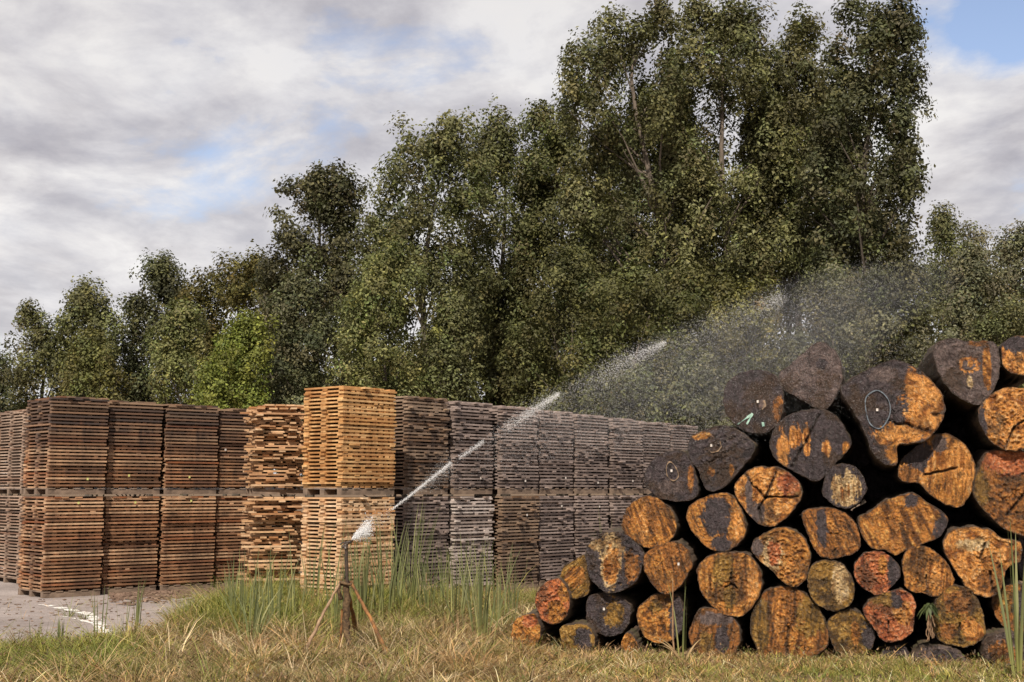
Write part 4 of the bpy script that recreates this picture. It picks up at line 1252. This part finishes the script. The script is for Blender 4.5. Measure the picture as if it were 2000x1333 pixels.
# head: swivel body, nozzle tube up to the right, swing arm with its spoon
T = Tubes()
h0 = loc(675, 1066)
T.add([h0 + np.array([0, 0, -.03]), h0 + np.array([0, 0, .0]), h0 + np.array([0, 0, .022])], [.022, .025, .020], 10)
nz0 = h0 + np.array([.0, 0, .008])
ndir = np.array([.78, 0.05, .58])
ndir /= np.linalg.norm(ndir)
T.add([nz0 - ndir * .045, nz0, nz0 + ndir * .05, nz0 + ndir * .065], [.014, .018, .014, .010], 10)
hd = T.build('sprinkler_head', M_DARKPIPE, sp)
T = Tubes()
T.add([h0 + np.array([-.055, 0, .012]), h0 + np.array([-.03, -.01, .028]), h0 + np.array([.03, -.012, .036]), h0 + np.array([.058, 0, .026])], [.010, .007, .007, .012], 7)
T.build('swing_arm', M_DARKPIPE, hd)

# ------------------------------------------------------------------ water: pulses of the jet, then drops falling from it
JET = [(686, 1054, 0.0), (720, 1028, 0.02), (770, 992, 0.05), (880, 905, 0.12), (985, 835, .2), (1090, 770, 0.27), (1200, 714, .34), (1300, 668, 0.42), (1420, 618, .5), (1520, 582, 0.58), (1640, 545, .68), (1760, 520, 0.8), (1880, 512, .92)]
JP = np.array([at(u, v, Ys - 0.15 + 0.6 * s) for u, v, s in JET])
JU = np.array([p[0] for p in JET], dtype=float)


def jet_at(u):
    return np.stack([np.interp(u, JU, JP[:, k]) for k in range(3)], -1)


OCT = np.array([[1, 0, 0], [-1, 0, 0], [0, 1, 0], [0, -1, 0], [0, 0, 1], [0, 0, -1]], dtype=float)
OCF = np.array([[0, 2, 4], [2, 1, 4], [1, 3, 4], [3, 0, 4], [2, 0, 5], [1, 2, 5], [3, 1, 5], [0, 3, 5]])


def drops(name, P, r, parent=None):
    n = len(P)
    V = P[:, None] + OCT[None] * (r[:, None, None] * np.array([1, 1, 1.25]))
    Fc = (OCF[None] + (np.arange(n) * 6)[:, None, None]).reshape(-1, 3)
    return mesh_obj(name, V.reshape(-1, 3), Fc, M_WATER, parent, True)


rg = np.random.default_rng(5)
WP, WR = [], []
#        u0    u1   drops  spread at start / end   radius
for (ua, ub, n, s0_, s1_, r_) in ((688, 722, 2600, .006, .050, .0030), (722, 765, 160, .05, .04, .002), (765, 882, 1100, .006, .012, .0025), (780, 882, 500, .010, .03, .0018), (820, 885, 900, .03, .08, .0015), (895, 945, 520, .014, .014, .0022),
                                  (945, 1000, 260, .04, .05, .0016), (985, 1092, 1500, .040, .014, .0022), (1000, 1092, 1400, .09, .04, .0016), (1092, 1180, 700, .06, .06, .0016), (1170, 1300, 1600, .075, .014, .0021), (1150, 1300, 1500, .12, .05, .0016),
                                  (1300, 1530, 1800, .10, .07, .0017), (1490, 1530, 500, .05, .04, .0020), (1530, 1740, 1100, .12, .16, .0015)):
    tt = rg.random(n) ** 0.8
    u = ua + (ub - ua) * tt
    s = s0_ + (s1_ - s0_) * tt
    q = jet_at(u) + np.c_[rg.normal(0, 1, n) * s * .5, rg.normal(0, 1, n) * s * 1.3, rg.normal(0, 1, n) * s - np.abs(rg.normal(0, 1, n)) * s * .5]
    WP.append(q)
    WR.append(r_ * rg.uniform(.6, 1.3, n))
wj = drops('water_jet', np.concatenate(WP), np.concatenate(WR))
tag(wj, 'white pulsing water jet arching up from the sprinkler over the stacks', 'water jet', kind='stuff')
n = 60000
u = rg.triangular(900, 1480, 1880, n)
fall = rg.random(n) ** 1.1 * np.interp(u, [760, 950, 1150, 1400, 1700, 1980], [.15, .35, .75, 1.3, 1.5, 1.5])
q = jet_at(u) + np.c_[rg.normal(0, .06, n), rg.normal(0.5, .9, n), -fall + rg.normal(0, .05, n)]
okm = (q[:, 1] > 11.5)
sm_ = drops('falling_drops', q[okm], (.00115 * rg.uniform(.5, 1.35, n))[okm])
tag(sm_, 'fine drops falling from the water jet in front of the trees', 'spray', kind='stuff')

# the fine mist the jet breaks into: thin air-borne water, thickest over the logs
mu = np.linspace(960, 1860, 26)
mc = jet_at(mu)
mf = np.interp(mu, [960, 1150, 1400, 1650, 1860], [.10, .55, 1.10, 1.05, .35]) * (1 + .15 * np.sin(mu * .013))
md = np.interp(mu, [960, 1300, 1600, 1860], [.06, .40, .60, .25])
mc[:, 2] -= mf * .46
ma = np.linspace(0, 2 * math.pi, 20, endpoint=False)
MV = np.stack([np.repeat(mc[:, 0:1], 20, 1) + .05 * np.sin(ma * 3)[None], mc[:, 1:2] + .25 + md[:, None] * np.cos(ma)[None], mc[:, 2:3] + (mf * .54 + .05)[:, None] * np.sin(ma)[None] * (1 + .08 * np.sin(ma * 5)[None])], -1).reshape(-1, 3)
ii, jj = np.arange(25)[:, None] * 20, np.arange(20)[None]
MQ = np.stack([ii + jj, ii + (jj + 1) % 20, ii + 20 + (jj + 1) % 20, ii + 20 + jj], -1).reshape(-1, 4)
MV = np.concatenate([MV, mc[:1] + [[-.1, .25, 0]], mc[-1:] + [[.3, .25, 0]]])
MT = np.concatenate([np.stack([np.full(20, 520), (np.arange(20) + 1) % 20, np.arange(20)], -1), np.stack([np.full(20, 521), 500 + np.arange(20), 500 + (np.arange(20) + 1) % 20], -1)])
mm = bpy.data.materials.new('mist')
mm.use_nodes = True
mm.node_tree.nodes.clear()
pvn = N(mm.node_tree, 'ShaderNodeVolumePrincipled')
pvn.inputs['Color'].default_value = (.95, .95, .96, 1)
pvn.inputs['Density'].default_value = 0.075
pvn.inputs['Anisotropy'].default_value = 0.1
mm.node_tree.links.new(pvn.outputs[0], N(mm.node_tree, 'ShaderNodeOutputMaterial').inputs['Volume'])
ms = mesh_obj('mist', MV, [MQ, MT], mm, None, True)
tag(ms, 'thin pale mist hanging under the water jet above the log pile', 'mist', kind='stuff')

# ------------------------------------------------------------------ grasses
def blades(P, h, az, lean, curve, w, col, tipcol=None):
    """P (n,3) roots; lean and curve are sideways travel as fractions of the height; returns vertices, quads, tris, colours"""
    n = len(P)
    tl = np.array([0.0, 0.36, 0.72])
    d = np.c_[np.cos(az), np.sin(az), np.zeros(n)]
    wa = az + math.pi / 2 + RNG.normal(0, 0.7, n)
    wd = np.c_[np.cos(wa), np.sin(wa), np.zeros(n)]
    V = np.empty((n, 7, 3))
    for k, t_ in enumerate(tl):
        c = P + d * (h * (lean * t_ + curve * t_ * t_))[:, None]
        c[:, 2] += h * t_ * (1 - 0.35 * np.clip(curve, 0, 1.6) * t_)
        hw = (w * (1 - 0.75 * t_ ** 2) * 0.5)[:, None] * wd
        V[:, 2 * k] = c - hw
        V[:, 2 * k + 1] = c + hw
    c = P + d * (h * (lean + curve))[:, None]
    c[:, 2] += h * (1 - 0.45 * np.clip(curve, 0, 1.8))
    V[:, 6] = c
    o = (np.arange(n) * 7)[:, None]
    Q = np.concatenate([o + np.array([[0, 1, 3, 2]]), o + np.array([[2, 3, 5, 4]])])
    T3 = o + np.array([[4, 5, 6]])
    return V.reshape(-1, 3), [Q, T3], np.repeat(col, 7, axis=0)


def uv_of(x, y):
    return 1000 + x * F / y, 957 + CAM_H * F / y


n = 420000
Y = np.sqrt(RNG.uniform(10.6 ** 2, 20.3 ** 2, n))
X = RNG.uniform(-0.45, 0.45, n) * Y
u, v = uv_of(X, Y)
okg = ~in_poly(X, Y, ROADP)
okg |= in_poly(X, Y, ROADP) & (RNG.random(n) < 0.004)
for fp in FOOT:
    okg &= ~in_poly(X, Y, fp)
pile_y = 13.95 - 0.25 * X
left_end = 0.18 - 0.0 * Y
okg &= ~((Y > pile_y + 0.02) & (X > 0.30 + (Y - 14) * 0.22))
okg &= ~((u > 985) & (v < 1168) & (RNG.random(n) < 0.9))
# thin towards the road's ragged edge and in bare spots
nb = np.array([noise.noise((a * 1.1, b * 1.1, 0.0)) for a, b in zip(X[::4], Y[::4])]).repeat(4)[:n]
nb2 = np.array([noise.noise((a * 0.45 + 9, b * 0.45, 3.0)) for a, b in zip(X[::4], Y[::4])]).repeat(4)[:n]
X4, Y4 = X, Y
nb = np.array([noise.noise((a * 1.3, b * 1.3, 0.0)) for a, b in zip(X, Y)])
nb2 = np.array([noise.noise((a * 0.5 + 9, b * 0.5, 3.0)) for a, b in zip(X, Y)])
keepp = RNG.random(n) < np.clip(0.75 + nb * 0.9, 0.15, 1)
okg &= keepp
X, Y, u, v, nb, nb2 = X[okg], Y[okg], u[okg], v[okg], nb[okg], nb2[okg]
n = len(X)


def bell(u, v, cu, cv, su, sv):
    return np.exp(-((u - cu) / su) ** 2 - ((v - cv) / sv) ** 2)


green = np.clip(1.15 * bell(u, v, 470, 1205, 110, 40) + 0.8 * bell(u, v, 640, 1190, 160, 34) + 0.55 * bell(u, v, 860, 1185, 180, 34) + 1.0 * bell(u, v, 140, 1290, 260, 36)
                + 0.85 * bell(u, v, 1720, 1318, 360, 16) + 0.3 * bell(u, v, 40, 1330, 120, 40) + 0.9 * nb2 * 0.45 + nb * 0.12, 0, 1)
tall = np.clip(bell(u, v, 480, 1205, 130, 40) + .9 * bell(u, v, 700, 1180, 330, 34), 0, 1)
isg = RNG.random(n) < green * 0.78 + 0.09
kind = RNG.random(n)
h = np.where(isg, RNG.uniform(.08, .20, n) + tall * RNG.uniform(0, .24, n) * np.clip(.5 + nb * 1.6, 0, 1.4), RNG.uniform(.05, .17, n) + tall * RNG.uniform(0, .18, n) * (kind < .4))
h = np.where((kind > .96), h * 1.8, h)
h *= np.where((u > 1040) & (v > 1240), 0.72, 1.0)
h *= np.clip(0.8 + nb * 0.6, .5, 1.4)
lean = np.where(isg, RNG.uniform(0, .45, n), RNG.uniform(.2, 1.6, n))
curve = np.where(isg, RNG.uniform(.1, .7, n), RNG.uniform(.2, 1.3, n))
az = RNG.uniform(0, 2 * math.pi, n)
w = np.where(isg, RNG.uniform(.004, .009, n), RNG.uniform(.003, .007, n))
straw = np.array([(.50, .375, .215), (.38, .265, .145), (.66, .53, .36), (.19, .12, .068), (.30, .25, .115), (.46, .28, .135), (.25, .16, .095), (.15, .13, .055)])
grn = np.array([(.185, .195, .045), (.130, .150, .036), (.25, .25, .070), (.33, .29, .090), (.16, .185, .055)])
pick = RNG.integers(0, len(straw), n)
ramb = np.clip((1000 - u) / 1000, 0, 1)
pg = RNG.integers(0, len(grn), n)
col = np.where(isg[:, None], grn[pg], straw[pick] * (1 + 0.25 * nb[:, None]))
brown = np.clip(bell(u, v, 880, 1225, 180, 30) + bell(u, v, 250, 1320, 260, 40) * .7, 0, 1)[:, None]
col = col * (1 - .35 * brown * (~isg)[:, None])
col = np.where(isg[:, None], col, col * (1 + np.array([[.62, .55, .42]]) * np.clip((u - 850) / 300, 0, 1)[:, None]))
col = np.clip(col, .01, .8)
# tufts: longer blades from one root, some green, most of them last year's straw
tx, ty, ta, th_, tl_, tc_, tw_ = [], [], [], [], [], [], []
cand = RNG.choice(n, 4200, replace=False)
for i in cand:
    g_ = RNG.random() < green[i] * .8 + .12
    k = int(RNG.integers(10, 34))
    hh = RNG.uniform(.10, .30) + .34 * tall[i] * RNG.random() ** 1.5 + (RNG.uniform(.1, .3) if RNG.random() < .10 and u[i] < 1000 else 0)
    if u[i] > 1040 and v[i] > 1235:
        hh *= .6
    a = RNG.uniform(0, 2 * math.pi, k)
    r0 = np.abs(RNG.normal(0, .045, k))
    tx.append(X[i] + np.cos(a) * r0); ty.append(Y[i] + np.sin(a) * r0); ta.append(a + RNG.normal(0, .5, k))
    th_.append(hh * RNG.uniform(.5, 1.15, k)); tl_.append(RNG.uniform(.05, .8, k))
    base_c = grn[RNG.integers(len(grn))] * 1.15 if g_ else straw[RNG.integers(len(straw))] * RNG.uniform(.7, 1.25)
    tc_.append(np.clip(base_c[None] * RNG.uniform(.75, 1.25, (k, 1)), .01, .8)); tw_.append(RNG.uniform(.004, .009, k))
X, Y = np.concatenate([X] + tx), np.concatenate([Y] + ty)
az, h, lean = np.concatenate([az] + ta), np.concatenate([h] + th_), np.concatenate([lean] + tl_)
curve = np.concatenate([curve] + [RNG.uniform(.2, 1.2, len(q)) for q in tx])
col, w = np.concatenate([col] + tc_), np.concatenate([w] + tw_)
n = len(X)
Zb = np.full(n, -0.005)
# brown seed heads and withered leaf bits among the blades
m_ = 26000
j_ = RNG.choice(len(u), m_)
wgt = np.clip(.25 + bell(u[j_], v[j_], 200, 1300, 330, 45) + .9 * bell(u[j_], v[j_], 700, 1270, 260, 40) + nb[j_], 0, 1)
j_ = j_[RNG.random(m_) < wgt]
m_ = len(j_)
X, Y = np.concatenate([X, X[j_] + RNG.normal(0, .03, m_)]), np.concatenate([Y, Y[j_] + RNG.normal(0, .03, m_)])
Zb = np.concatenate([Zb, RNG.uniform(.02, .17, m_)])
az, h = np.concatenate([az, RNG.uniform(0, 6.28, m_)]), np.concatenate([h, RNG.uniform(.012, .040, m_)])
lean, curve = np.concatenate([lean, RNG.uniform(.2, 1.4, m_)]), np.concatenate([curve, RNG.uniform(0, .8, m_)])
w = np.concatenate([w, RNG.uniform(.008, .017, m_)])
bc = np.array([(.10, .06, .038), (.17, .105, .062), (.07, .05, .03), (.30, .20, .12), (.10, .11, .035)])
col = np.concatenate([col, bc[RNG.integers(len(bc), size=m_)]])
n = len(X)
V, Fs, cc = blades(np.c_[X, Y, Zb], h, az, lean, curve, w, col)
gr = mesh_obj('meadow_grass', V, Fs, M_BLADE, None, False, cc)
tag(gr, 'dry straw and green grass covering the foreground verge', 'grass', kind='stuff')

# bark litter along the foot of the left stacks
LB = []
for k in range(900):
    uu, vv = random.uniform(215, 560), 0
    t_ = (uu - 215) / 345
    vv = 1160 - 18 * t_ + abs(random.gauss(0, 9)) + 2
    p = gnd(uu, vv)
    s_ = random.uniform(.008, .03)
    LB.append((p[0], p[1], .012 + random.random() * .02, s_ * random.uniform(1, 3.2), s_, random.uniform(.004, .012), random.uniform(0, 3)))
for k in range(260):
    p = gnd(random.uniform(-40, 420), 1172 + random.random() ** 1.6 * 90)
    s_ = random.uniform(.005, .016)
    LB.append((p[0], p[1], .012, s_ * random.uniform(1, 3), s_, .004, random.uniform(0, 3)))
V, Q = boxes(LB)
lt = mesh_obj('bark_litter', V, Q, mat_board('litter', [(.13, .085, .06), (.22, .15, .11), (.32, .23, .17), (.16, .10, .07)], (.08, .05, .04), .4))
tag(lt, 'splinters and bark scraps strewn along the foot of the left stacks', 'wood litter', kind='stuff')


# reeds: every clump a plant of its own
def reed(name, u, v, vtop, nb_, spread, label, cols=((.165, .180, .085), (.22, .225, .115), (.13, .150, .068)), lean=.10, w=.016, dry=0, Yo=None, group='cattail reeds'):
    b0 = gnd(u, v) if Yo is None else np.array([at(u, v, Yo)[0], Yo, 0.0])
    H = at(u, vtop, b0[1])[2]
    rg = np.random.default_rng(int(u * 7 + v))
    Vs, Qs, Cs, o = [], [], [], 0
    nb_ = int(nb_ * 2.0) if w == .016 else nb_
    for k in range(nb_ + dry):
        isd = k >= nb_
        a = rg.uniform(0, 2 * math.pi)
        r0 = abs(rg.normal(0, spread * .6))
        p0 = np.array([math.cos(a) * r0, math.sin(a) * r0 * .7, 0])
        hh = H * (rg.uniform(.62, 1.04) if k else 1.0)
        ln_ = rg.uniform(0, lean) * (1.0 + (r0 / (spread + .01)))
        cv = rg.uniform(0, lean * 1.2)
        if isd:
            hh *= rg.uniform(.3, .6)
            ln_, cv = rg.uniform(.3, .8), rg.uniform(.4, 1.0)
        d = np.array([math.cos(a), math.sin(a), 0])
        wa = rg.uniform(0, math.pi)
        wv = np.array([math.cos(wa), math.sin(wa) * .8, 0])
        fold = np.array([-wv[1], wv[0], 0]) * .35
        m_ = 8
        for j in range(m_ + 1):
            t_ = j / m_
            c = p0 + d * hh * (ln_ * t_ + cv * t_ ** 2.4) + np.array([0, 0, hh * (t_ - .45 * min(1.2, cv) * t_ ** 3)])
            ww_ = w * rg.uniform(.95, 1.05) * (1 - t_ ** 2.6) * (.7 + .3 * min(1, t_ * 4)) * .5 + .0006
            Vs += [c - wv * ww_, c + fold * ww_, c + wv * ww_]
        cA = np.array(cols[rg.integers(len(cols))]) if not isd else np.array([.42, .30, .17])
        for j in range(m_ + 1):
            t_ = j / m_
            f = max(0, 1 - t_ * 3.0)
            cj = cA * (1 - f) + (np.array([.30, .30, .10]) if not isd else cA) * f
            Cs += [cj] * 3
        for j in range(m_):
            a0 = o + j * 3
            Qs += [(a0, a0 + 1, a0 + 4, a0 + 3), (a0 + 1, a0 + 2, a0 + 5, a0 + 4)]
        o += 3 * (m_ + 1)
    ob = mesh_obj(name, np.array(Vs), np.array(Qs), M_BLADE, None, False, np.array(Cs))
    ob.location = b0
    tag(ob, label, 'reeds', group)
    return ob


reed('reed_clump', 470, 1232, 1066, 13, .17, 'reed clump with tall blunt blades, leftmost of the reeds in front of the tan stack', dry=2)
reed('reed_clump', 487, 1262, 1118, 15, .10, 'fan shaped low green reed clump in the lush grass', lean=.22, w=.020, dry=2)
reed('reed_clump', 535, 1240, 1062, 12, .22, 'spread out reed clump before the ragged tan stack')
reed('reed_clump', 610, 1200, 1015, 7, .2, 'sparse reed clump before the orange stack, left of the sprinkler')
reed('reed_clump', 655, 1245, 1040, 8, .10, 'narrow reed clump right behind the sprinkler on its left')
reed('reed_clump', 708, 1228, 1025, 15, .12, 'dense reed clump just right of the sprinkler pipe', dry=3)
reed('reed_clump', 748, 1222, 1010, 11, .16, 'reed clump before the right face of the sandy stack')
reed('reed_clump', 800, 1205, 975, 17, .16, 'tallest reed clump with slanting tips, before the dark gap', lean=.14, dry=3)
reed('reed_clump', 838, 1215, 1040, 10, .2, 'thin reed clump right of the tallest one')
reed('reed_clump', 890, 1222, 1045, 10, .18, 'reed clump before the whitish grey stack', dry=3)
reed('reed_clump', 938, 1258, 1030, 16, .13, 'reed clump with broken straw blades, nearest the left end of the logs', dry=6, lean=.13)
reed('reed_clump', 975, 1235, 1060, 8, .16, 'slim reed clump beside the left end of the logs')
reed('reed_clump', 265, 1238, 1112, 6, .05, 'lone upright reed at the edge of the asphalt', w=.022)
reed('reed_clump', 192, 1258, 1140, 8, .10, 'wispy reed clump by the painted line', w=.012, lean=.12)
reed('reed_clump', 118, 1272, 1206, 7, .06, 'short dark reed tuft, left foreground', w=.016)
reed('reed_clump', 70, 1262, 1205, 8, .08, 'short reddish tipped reed tuft at the far left', w=.012)
reed('reed_clump', 242, 1248, 1165, 5, .07, 'thin short reed stems beside the lone upright reed', w=.010)
reed('reed_clump', 1334, 1296, 1128, 4, .04, 'reed with arching bent leaves in front of the squat dark log', w=.020, dry=6, lean=.08)
reed('reed_clump', 1990, 1334, 985, 7, .07, 'tall reed at the right edge in front of the logs', w=.030, lean=.10)
reed('reed_clump', 1190, 1150, 988, 8, .22, 'thin reed tips rising behind the leftmost logs', w=.012, Yo=17.6)
# lush grass tussock
reed('grass_tussock', 415, 1222, 1150, 90, .30, 'thick bright green grass tussock at the edge of the asphalt', cols=((.15, .18, .04), (.20, .22, .055), (.12, .15, .035)), lean=.55, w=.008, group='grass tussocks')
reed('grass_tussock', 560, 1235, 1165, 80, .30, 'green grass tussock before the ragged tan stack', cols=((.15, .18, .04), (.20, .22, .055), (.12, .15, .035)), lean=.6, w=.008, group='grass tussocks')

for (uu, vv, vt, nb_, sp_, w_, lab) in (
        (452, 1215, 1080, 7, .10, .016, 'narrow reed clump at the asphalt edge before the dark red stacks'),
        (512, 1218, 1088, 6, .16, .016, 'short reed clump before the gap left of the tan stack'),
        (575, 1222, 1085, 6, .12, .016, 'low reed clump at the foot of the ragged tan stack'),
        (690, 1192, 1035, 7, .14, .016, 'reed clump behind the sprinkler head'),
        (770, 1210, 1000, 7, .10, .016, 'tall slim reeds at the right edge of the sandy stack'),
        (865, 1200, 1060, 7, .20, .016, 'loose reed clump before the first grey stack'),
        (915, 1205, 1035, 8, .16, .016, 'reed clump in front of the gap right of the whitish stack'),
        (1000, 1212, 1080, 6, .14, .016, 'short reeds just left of the log pile')):
    reed('reed_clump', uu, vv, vt, nb_, sp_, lab, w=w_, dry=2)
for (uu, vv, vt, lab) in ((345, 1228, 1172, 'ragged grass tussock where the asphalt narrows'), (290, 1252, 1212, 'small grass tussock under the end of the painted line'),
                          (225, 1262, 1216, 'yellowish grass tussock touching the painted line'), (150, 1278, 1226, 'grass tussock left of the painted line'),
                          (60, 1284, 1232, 'grass tussock in the left foreground'), (25, 1310, 1252, 'grass tussock at the bottom left corner'),
                          (640, 1240, 1176, 'grass tussock left of the sprinkler leg'), (760, 1262, 1196, 'straw coloured tussock right of the sprinkler'),
                          (850, 1252, 1188, 'brown tussock between sprinkler and logs'), (920, 1280, 1226, 'tussock of bent straw before the log pile')):
    strw = 'straw' in lab or 'brown' in lab
    reed('grass_tussock', uu, vv, vt, 48, .20, lab, cols=((.34, .25, .14), (.22, .15, .085), (.44, .34, .21)) if strw else ((.20, .20, .055), (.26, .235, .08), (.15, .165, .045), (.36, .28, .14)), lean=.7, w=.007, group='grass tussocks')

# dry seed stalk, hanging weed and fern by the logs
T = Tubes()
b0 = gnd(1316, 1292)
b0[1] -= .12
k_ = lambda v: at(1314, v, b0[1]) - b0
T.add([np.array([0, 0, 0]), k_(1245), k_(1200), k_(1175), k_(1140), k_(1130)], [.006, .010, .009, .006, .005, .003], 7)
st = T.build('dry_stalk', mat_plain('dry_stem', (.17, .09, .045), (.32, .20, .11), 20), None)
st.location = b0
tag(st, 'single dry brown stalk in front of the half mossy log', 'plant stalk')


def weed(name, u, v, set_y, nl, ln_, label, roots=False, droop=.9, cols=((.045, .060, .025), (.075, .095, .04))):
    p = pile_point(u, v, -set_y)
    rg = np.random.default_rng(int(u))
    e = empty(name, p)
    tag(e, label, 'weed')
    Vs, Qs, Cs = [], [], []
    for k in range(nl):
        a, el_ = rg.uniform(0, 2 * math.pi), rg.uniform(-.2, 1.2)
        d = np.array([math.cos(a) * math.cos(el_), -abs(math.sin(a)) * math.cos(el_) * .5, math.sin(el_)])
        wv = np.cross(d, [0, 0, 1.0])
        wv /= np.linalg.norm(wv) + 1e-6
        L_ = ln_ * rg.uniform(.5, 1.0)
        o = len(Vs)
        c0 = np.array(cols[rg.integers(len(cols))]) * rg.uniform(.8, 1.4)
        for j in range(5):
            t_ = j / 4
            c = d * L_ * t_ + np.array([0, 0, -droop * L_ * t_ * t_])
            ww_ = L_ * .13 * math.sin(math.pi * min(1, t_ * .9 + .12)) * .8 + .0008
            Vs += [c - wv * ww_, c + wv * ww_]
            Cs += [c0, c0]
        for j in range(4):
            Qs.append((o + 2 * j, o + 2 * j + 1, o + 2 * j + 3, o + 2 * j + 2))
    mesh_obj('leaves', np.array(Vs), np.array(Qs), M_BLADE, e, False, np.array(Cs))
    T = Tubes()
    for k in range(7 if roots else 2):
        x = rg.normal(0, .035)
        zt = -ln_ * (rg.uniform(1.0, 1.9) if roots else .9)
        T.add(wob([np.array([x * .3, .02, 0]), np.array([x, -.01, zt * .5]), np.array([x * 2.0, -.05, zt])], 5, k * 3.3, .03), [.008] * 5 + [.006] * 5 + [.003], 5, False)
    T.build('roots' if roots else 'stem', mat_plain('root_' + name, (.10, .055, .03), (.30, .19, .11), 20), e)
    return e


weed('hanging_weed', 1815, 1185, .12, 46, .17, 'dark leafy weed hanging between the bottom right logs with brown roots', True)
weed('fern', 1762, 1290, .16, 34, .13, 'small green fern at the foot of the coral crusted log', False, .3, ((.07, .11, .035), (.10, .15, .05)))
